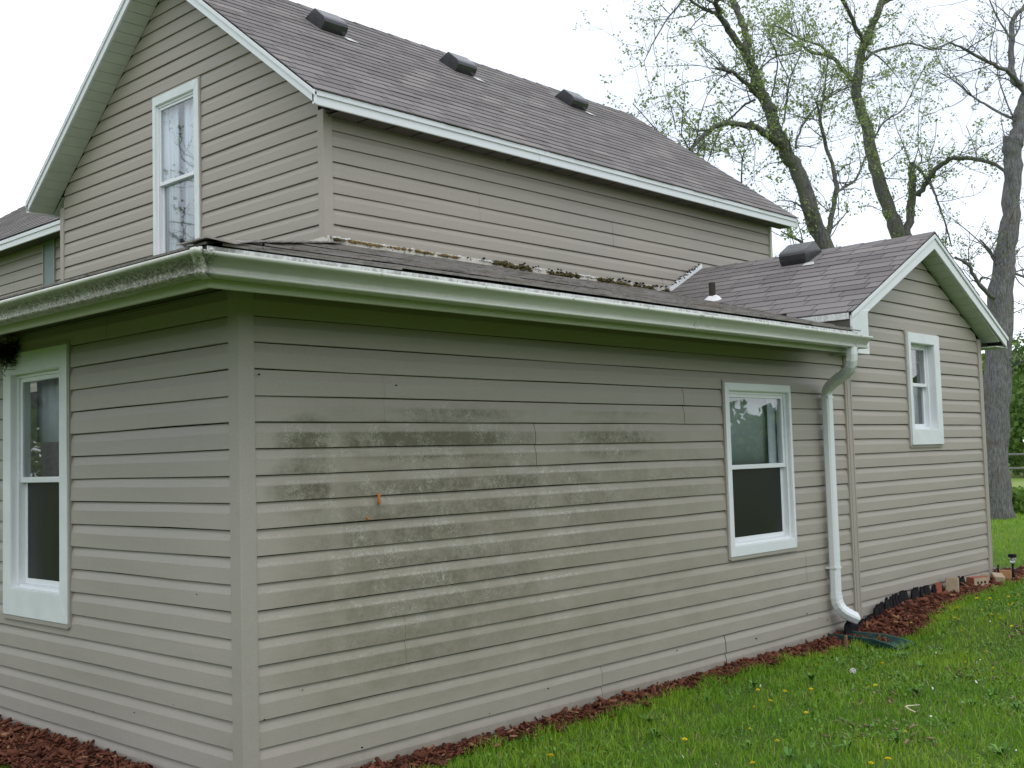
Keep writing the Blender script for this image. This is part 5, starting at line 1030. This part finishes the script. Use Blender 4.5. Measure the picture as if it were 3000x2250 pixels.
LIMBS = {"one":[[[13.582,3.4,-2.1,0.196],[13.409,3.524,0.14,0.141],[12.891,3.897,2.28,0.1225],[12.703,4.04,2.898,0.1163],[12.574,4.125,3.458,0.1101],[12.431,4.246,3.796,0.1039],[12.327,4.328,4.106,0.0977],[12.263,4.37,4.386,0.0916],[12.16,4.454,4.668,0.0854],[12.096,4.5,4.892,0.0792],[12.032,4.545,5.144,0.073],[11.95,4.612,5.37,0.0668]],[[11.951,4.614,5.342,0.0529],[11.662,4.676,5.626,0.049],[11.434,4.684,5.792,0.0451],[11.255,4.64,5.952,0.0413],[11.094,4.575,6.135,0.0376]],[[11.96,4.603,5.355,0.0612],[12.083,4.638,5.524,0.0582],[12.156,4.718,5.796,0.0551],[12.178,4.846,6.13,0.0519],[12.208,4.963,6.496,0.0487]],[[11.688,4.841,5.921,0.0306],[11.381,4.807,5.864,0.0267],[11.097,4.751,5.803,0.023],[10.757,4.744,5.843,0.0193],[10.439,4.714,5.878,0.0157]],[[12.092,4.523,4.698,0.0418],[11.859,4.476,4.734,0.0371],[11.618,4.437,4.767,0.0326],[11.332,4.443,4.841,0.0282],[11.088,4.414,4.809,0.0239],[10.823,4.407,4.776,0.0196]],[[11.797,4.805,5.057,0.0195],[10.733,4.23,4.566,0.0091]],[[12.342,4.329,3.925,0.0585],[12.084,4.287,3.966,0.053],[11.781,4.291,4.034,0.0477],[11.427,4.353,4.06,0.0425],[11.06,4.434,4.033,0.0374],[10.738,4.479,3.885,0.0324],[10.438,4.505,3.676,0.0276],[10.177,4.492,3.443,0.0228]],[[11.521,5.196,4.056,0.0195],[10.865,4.758,3.702,0.0146],[10.164,4.366,3.364,0.0101]],[[11.754,4.93,4.241,0.0167],[11.245,4.784,3.777,0.0115],[10.776,4.588,3.411,0.0065]],[[11.568,5.143,4.096,0.0139],[11.171,4.861,3.808,0.0095],[10.738,4.621,3.491,0.0052]],[[12.085,4.539,4.615,0.0181],[12.164,4.747,4.625,0.0164],[12.244,4.963,4.548,0.0147],[12.302,5.203,4.454,0.013]],[[12.102,4.48,5.044,0.0153],[12.477,4.417,5.332,0.0131],[12.892,4.328,5.468,0.0107],[13.212,4.339,5.595,0.0084],[13.54,4.357,5.575,0.0059]],[[12.868,3.906,2.447,0.0445],[12.996,3.863,2.824,0.0409],[13.115,3.828,3.232,0.0372],[13.18,3.862,3.507,0.0335],[13.196,3.947,3.814,0.0297],[13.164,4.055,4.411,0.0259],[13.258,4.063,4.636,0.022],[13.352,4.068,4.892,0.0181],[13.453,4.055,5.266,0.0142],[13.556,4.045,5.585,0.0102]],[[12.952,3.748,3.165,0.0223],[13.208,3.734,3.315,0.0202],[13.495,3.688,3.467,0.0181],[13.777,3.621,3.879,0.016],[14.099,3.504,4.385,0.0138],[14.393,3.446,4.58,0.0116],[14.69,3.387,4.748,0.0093],[14.983,3.31,5.157,0.0069],[15.297,3.203,5.633,0.0045]],[[12.775,4.014,2.354,0.0278],[12.453,3.992,2.355,0.023],[12.113,3.983,2.422,0.0182],[11.815,3.935,2.432,0.0136],[11.518,3.884,2.44,0.0092]],[[12.706,4.047,2.787,0.0153],[12.286,3.993,2.942,0.0118],[11.875,3.944,2.941,0.0085],[11.47,3.894,2.886,0.0052]],[[12.389,4.246,4.27,0.0153],[12.586,4.291,4.663,0.0135],[12.793,4.325,5.064,0.0117],[13.077,4.267,5.556,0.0098],[13.209,4.386,5.919,0.0079],[13.318,4.524,6.319,0.0059]],[[12.255,4.352,4.664,0.0139],[12.154,4.221,4.863,0.0117],[12.033,4.112,5.059,0.0096],[11.857,4.062,5.252,0.0075],[11.609,4.091,5.418,0.0054]],[[12.439,4.135,4.878,0.0111],[12.631,4.381,5.273,0.009],[12.839,4.612,5.65,0.0067],[13.066,4.827,5.977,0.0044]],[[11.645,4.871,6.076,0.0195],[11.24,4.866,6.072,0.015],[10.894,4.794,6.09,0.0107]],[[11.374,5.145,6.253,0.0181],[11.096,5.096,6.046,0.0158],[10.837,5.025,5.84,0.0135],[10.528,5.016,5.561,0.0113],[10.208,5.03,5.157,0.0092],[9.958,4.954,4.914,0.0071],[9.726,4.854,4.726,0.0051]],[[11.978,4.774,3.344,0.0125],[11.833,4.652,3.689,0.0096],[11.688,4.564,3.674,0.0068],[11.426,4.576,3.932,0.0041]],[[11.976,4.737,3.76,0.0084],[11.812,4.536,3.857,0.0062],[11.628,4.358,3.95,0.0041]],[[11.23,5.518,3.957,0.0139],[10.569,5.246,3.968,0.0107],[9.917,4.966,3.964,0.0077],[9.24,4.71,3.994,0.0049]],[[11.997,4.72,3.704,0.0084],[11.545,4.477,3.63,0.0081]],[[12.759,3.848,4.282,0.0111],[12.926,4.147,4.413,0.0095],[13.086,4.449,4.573,0.0077],[13.303,4.694,4.704,0.0059]],[[12.789,3.787,4.586,0.0125],[13.431,3.953,4.881,0.0108],[14.18,4.0,5.21,0.0089]],[[12.524,4.139,3.876,0.0167],[12.874,4.289,4.145,0.0156],[13.339,4.297,4.619,0.0145],[13.913,4.195,5.016,0.0134],[14.5,4.091,5.274,0.0121]],[[12.468,4.204,3.823,0.0084],[12.805,4.196,3.968,0.0064],[13.187,4.151,4.0,0.0043]],[[12.912,3.816,2.889,0.0097],[13.042,4.028,3.058,0.0071],[13.169,4.241,3.258,0.0043]],[[11.28,5.441,4.205,0.007],[10.435,4.889,4.077,0.0046],[9.576,4.351,3.98,0.0025]]],"two":[[[18.317,4.163,-2.1,0.215],[18.105,4.317,0.61,0.154],[17.467,4.779,3.22,0.1341],[17.337,4.874,3.688,0.1259],[17.18,4.987,4.277,0.1176],[17.07,5.051,4.83,0.1093],[16.96,5.113,5.417,0.1011],[16.84,5.193,5.936,0.0928],[16.866,5.133,6.277,0.0846],[16.89,5.071,6.653,0.0763],[16.983,4.929,7.095,0.0681],[17.111,4.747,7.569,0.0598],[17.197,4.629,7.84,0.0516]],[[16.921,5.022,6.823,0.0447],[16.458,4.997,7.149,0.0384],[16.003,4.972,7.395,0.0322],[15.623,4.883,7.462,0.0262]],[[17.111,4.747,7.569,0.0378],[17.25,4.591,7.649,0.0309],[17.386,4.43,7.797,0.0241]],[[16.812,5.207,6.108,0.0481],[16.33,5.161,6.229,0.0414],[15.819,5.147,6.342,0.0348],[15.229,5.231,6.32,0.0285],[14.778,5.163,6.321,0.0224]],[[16.504,5.489,6.601,0.0258],[16.018,5.417,6.669,0.0219],[15.517,5.372,6.599,0.0182],[14.976,5.368,6.56,0.0146],[14.441,5.352,6.58,0.0111],[13.874,5.382,6.471,0.0078]],[[16.123,5.877,6.822,0.0189],[15.315,5.765,6.81,0.0144],[14.592,5.582,6.587,0.0102],[13.709,5.574,6.323,0.0062]],[[16.941,5.028,6.531,0.0292],[17.177,4.968,6.714,0.0262],[17.428,4.897,6.828,0.0232],[17.872,4.618,6.97,0.0201],[18.179,4.498,6.979,0.0169],[18.465,4.404,6.952,0.0137],[18.893,4.136,7.15,0.0105],[19.204,3.999,7.302,0.0072]],[[16.959,4.992,6.702,0.0172],[17.43,4.979,6.69,0.014],[17.896,4.979,6.586,0.0106],[18.316,5.025,6.513,0.0072]],[[18.205,4.317,2.615,0.079],[17.585,4.653,3.215,0.0791],[17.69,4.651,3.595,0.076],[17.802,4.631,4.099,0.0729],[17.879,4.666,4.4,0.0698],[17.975,4.682,4.703,0.0666]],[[17.681,4.478,3.982,0.055],[17.651,4.277,4.219,0.0507],[17.578,4.137,4.318,0.0465],[17.592,3.892,4.512,0.0423],[17.655,3.613,4.528,0.0382],[17.741,3.32,4.439,0.0342],[17.78,3.081,4.314,0.0302],[17.796,2.873,4.109,0.0262]],[[17.606,4.502,4.568,0.0344],[17.594,4.381,4.437,0.0305],[17.595,4.252,4.239,0.0267],[17.571,4.148,4.044,0.0229],[17.537,4.062,3.783,0.0191],[17.555,3.941,3.322,0.0154],[17.535,3.853,2.933,0.0117]],[[17.57,4.539,4.586,0.0103],[17.466,4.616,4.95,0.008],[17.362,4.694,5.297,0.0057],[17.308,4.726,5.574,0.0034]],[[17.605,4.501,4.585,0.0103],[17.777,4.47,4.907,0.0086],[17.888,4.498,5.287,0.007],[18.02,4.491,5.809,0.0053],[18.197,4.428,6.406,0.0035]],[[17.665,4.442,4.531,0.0155],[17.806,4.423,4.692,0.0121],[17.85,4.5,4.927,0.0087]],[[17.811,4.302,4.354,0.0103],[17.607,4.203,4.612,0.0079],[17.472,4.027,4.895,0.0056],[17.288,3.898,5.24,0.0033]],[[16.853,5.183,5.901,0.012],[16.185,5.193,5.586,0.0084],[15.528,5.192,5.28,0.0049]],[[17.107,5.057,4.349,0.0103],[17.152,4.723,4.275,0.0085],[17.192,4.393,4.208,0.0067]],[[18.413,3.63,4.637,0.0103],[17.933,3.535,4.876,0.0067],[17.457,3.442,5.035,0.0033]]],"three":[[[16.847,3.015,-2.132,0.2753],[16.81,3.022,-1.787,0.2592],[16.735,3.02,-0.927,0.2432],[16.727,2.921,0.216,0.2271],[16.75,2.814,1.072,0.211],[16.741,2.742,1.929,0.195],[16.766,2.666,2.443,0.1789],[16.8,2.586,2.898,0.1629],[16.825,2.498,3.543,0.1468],[16.828,2.438,4.154,0.1308],[16.842,2.39,4.496,0.1147]],[[16.839,2.41,4.325,0.1204],[16.9,2.365,4.619,0.1168],[16.964,2.312,4.971,0.1132],[17.05,2.241,5.266,0.1095]],[[16.946,2.208,5.235,0.0746],[16.909,2.298,5.366,0.0682],[16.892,2.372,5.439,0.0617],[16.879,2.426,5.686,0.0553],[16.913,2.407,6.161,0.0488],[16.978,2.363,6.551,0.0423],[17.132,2.241,6.766,0.0357],[17.287,2.109,7.068,0.0291]],[[16.873,2.276,5.352,0.0459],[16.537,2.328,5.492,0.0392],[16.195,2.396,5.545,0.0326],[15.721,2.597,5.683,0.0261],[15.386,2.658,5.729,0.0198],[15.048,2.725,5.746,0.0136]],[[16.034,3.104,6.101,0.0143],[15.379,3.095,5.847,0.0098],[14.74,3.054,5.759,0.0054]],[[16.822,2.385,4.771,0.0258],[16.8,2.75,5.051,0.0218],[16.822,3.065,5.346,0.0177],[16.853,3.366,5.687,0.0134],[16.885,3.673,5.963,0.0091]],[[16.794,2.411,4.818,0.0143],[16.808,2.586,5.397,0.0116],[16.923,2.668,5.807,0.0088],[17.079,2.694,6.355,0.0059]],[[16.713,2.369,6.17,0.0172],[16.575,2.487,6.484,0.0143],[16.468,2.572,6.797,0.0115],[16.389,2.64,6.972,0.0086]],[[16.748,2.304,6.454,0.0115],[16.614,2.432,6.626,0.0086],[16.496,2.544,6.773,0.0057]],[[16.746,2.34,6.1,0.0172],[16.822,2.237,6.326,0.0143],[16.842,2.192,6.576,0.0115],[16.942,2.065,6.778,0.0086]],[[16.709,2.787,1.816,0.0459],[16.407,2.816,1.823,0.0397],[16.076,2.861,1.998,0.0337],[15.744,2.896,2.274,0.0278],[15.398,2.965,2.368,0.022]],[[16.696,2.757,2.274,0.0172],[16.3,2.765,2.548,0.0132],[15.851,2.834,2.76,0.0093],[15.35,2.956,2.994,0.0055]],[[16.632,2.807,2.477,0.0344],[16.387,2.768,2.559,0.0227],[16.063,2.805,2.725,0.0112]],[[16.48,3.011,2.055,0.0201],[16.321,2.879,2.126,0.0156],[16.243,2.678,2.036,0.0112]],[[16.835,2.614,2.211,0.0258],[17.244,2.616,2.223,0.0218],[17.657,2.616,2.204,0.0177]],[[16.899,2.696,0.637,0.0143],[16.735,2.498,0.701,0.0113],[16.552,2.327,0.708,0.0084]],[[16.811,2.532,3.355,0.0975],[16.784,2.503,3.694,0.107],[16.752,2.476,4.09,0.1164],[16.724,2.443,4.497,0.1258]]]}
tree('hackberry_tree', 'leaning mossy tree with fresh leaf tufts behind the small wing roof', LIMBS['one'], 3, M['bark_moss'], M['leaf'], .78, .070, 2.3, 11)
tree('maple_tree', 'forked tree with young leaves rising behind the wing ridge, middle of the three', LIMBS['two'], 5, M['bark_moss'], M['leaf'], .8, .078, 2.1, 8)
tree('old_tree', 'thick grey trunk with a sawn-off limb at the right edge of the yard', LIMBS['three'], 8, M['bark'], M['leaf_dull'], .5, .065, 2.2, 0)

# things seen in the window panes and from other camera positions: yard trees behind the photographer
def wild_tree(x, y, h, seed, name, label, leafm=None):
    r = random.Random(seed); z0 = gz(x, y)-.05; L = []; P = [(x, y, z0, .2)]; dx, dy = r.uniform(-.08, .08), r.uniform(-.08, .08)
    for k in range(1, 8): P.append((x+dx*k*h/8+r.gauss(0, .07), y+dy*k*h/8+r.gauss(0, .07), z0+h*k/8, .2*(1-.105*k)))
    L.append([list(p) for p in P])
    for k in range(2, 8):
        for _ in range(3):
            p = P[k]; a = r.uniform(0, 6.28); ln = h*r.uniform(.22, .42)*(1.1-k*.08); q = [list(p[:3])+[p[3]*.5]]; el = r.uniform(.2, .8)
            for m in range(1, 5): q.append([p[0]+math.cos(a)*ln*m/4+r.gauss(0, .12), p[1]+math.sin(a)*ln*m/4+r.gauss(0, .12), p[2]+ln*el*m/4+r.gauss(0, .1), p[3]*.5*(1-.2*m)])
            L.append(q)
    return tree(name, label, L, seed, M['bark'], leafm or M['leaf'], .6, .10, .8)
wild_tree(-4.6, 12.0, 9.5, 21, 'yard_tree', 'bare budding tree mirrored in the upstairs gable window')
wild_tree(-6.5, 15.0, 8.5, 22, 'yard_tree', 'budding tree further left, mirrored in the left lean-to window')

# woods, fence, far bushes ------------------------------------------------------
def leafmass(name, C_, Rr, n, s, mat, seed, label, kind='stuff', parent=None, cat_=None):
    r = np.random.RandomState(seed); C_ = np.array(C_); idx = r.randint(0, len(C_), n); d_ = r.normal(0, 1, (n, 3)); d_ /= np.linalg.norm(d_, axis=1)[:, None]; rad = r.uniform(.45, 1.05, n)**.6
    P = C_[idx]+d_*rad[:, None]*np.array(Rr)[idx]; a = r.normal(0, 1, (n, 3)); a /= np.linalg.norm(a, axis=1)[:, None]; b = np.cross(a, r.normal(0, 1, (n, 3))); b /= np.linalg.norm(b, axis=1)[:, None]; q = (s*r.uniform(.5, 1.3, n))[:, None]
    V = np.stack([P-a*q*.5, P+b*q*.4, P+a*q*.6, P-b*q*.4], 1).reshape(-1, 3)
    return np_mesh(name, V, np.arange(n*4).reshape(-1, 4), mat, parent, kind=kind, label=label, cat=cat_)
r = random.Random(44); C_ = []; Rr = []
for k in range(330):
    a = 2*math.pi*k/330; d_ = r.uniform(46, 62); x, y = 4+d_*math.cos(a), 2+d_*math.sin(a); h = r.uniform(2.2, 4.6)*(1 if math.cos(a-.24) > -.2 else 1.6)
    C_.append((x, y, gz(x, y)+h*.55)); Rr.append((r.uniform(2.2, 3.8), r.uniform(2.2, 3.8), h*.75))
leafmass('woods', C_, Rr, 105000, .55, M['wood_leaf'], 4, 'belt of leafing woods round the far edge of the field')
C_ = [(40, 9.8, .0), (43, 12.5, 1.0), (41, 14.6, .6), (44, 8.0, .4), (39, 16.5, .2), (45, 11, 2.2)]; leafmass('far_bushes', C_, [(2.2, 2.0, 1.9)]*6, 15000, .22, leaf_mat('bush_leaf', (.05, .11, .02), (.16, .25, .06), .35), 8, 'light green thicket beyond the yard, right of the thick trunk')
leafmass('weedy_shrub', [(18.3, 3.15, -1.72), (18.6, 3.6, -1.75), (18.0, 2.6, -1.8), (19.2, 4.0, -1.7)], [(.45, .5, .30), (.4, .4, .28), (.35, .35, .2), (.6, .6, .3)], 3800, .07, leaf_mat('shrub_leaf', (.07, .15, .02), (.20, .32, .06), .35), 9, 'bright green weedy shrub at the foot of the thick trunk', kind=None, cat_='shrub')
fe = empty('rail_fence', (34, 6, gz(34, 6)), 'low dark rail fence across the field behind the thick trunk', 'fence')
P0, P1 = Vector((33.5, -8, 0)), Vector((36.5, 22, 0))
for k in range(13):
    p = P0+(P1-P0)*k/12; g_ = gz(p.x, p.y); mb = MB(); mb.tube([(p.x, p.y, g_-.1), (p.x, p.y, g_+1.0)], .05, 8); mb.build('post', M['bark'], fe)
for h in (.90, .45):
    mb = MB(); mb.tube([(P0+(P1-P0)*k/12).to_tuple()[:2]+(gz((P0+(P1-P0)*k/12).x, (P0+(P1-P0)*k/12).y)+h,) for k in range(13)], .035, 6); mb.build('rail', M['bark'], fe)
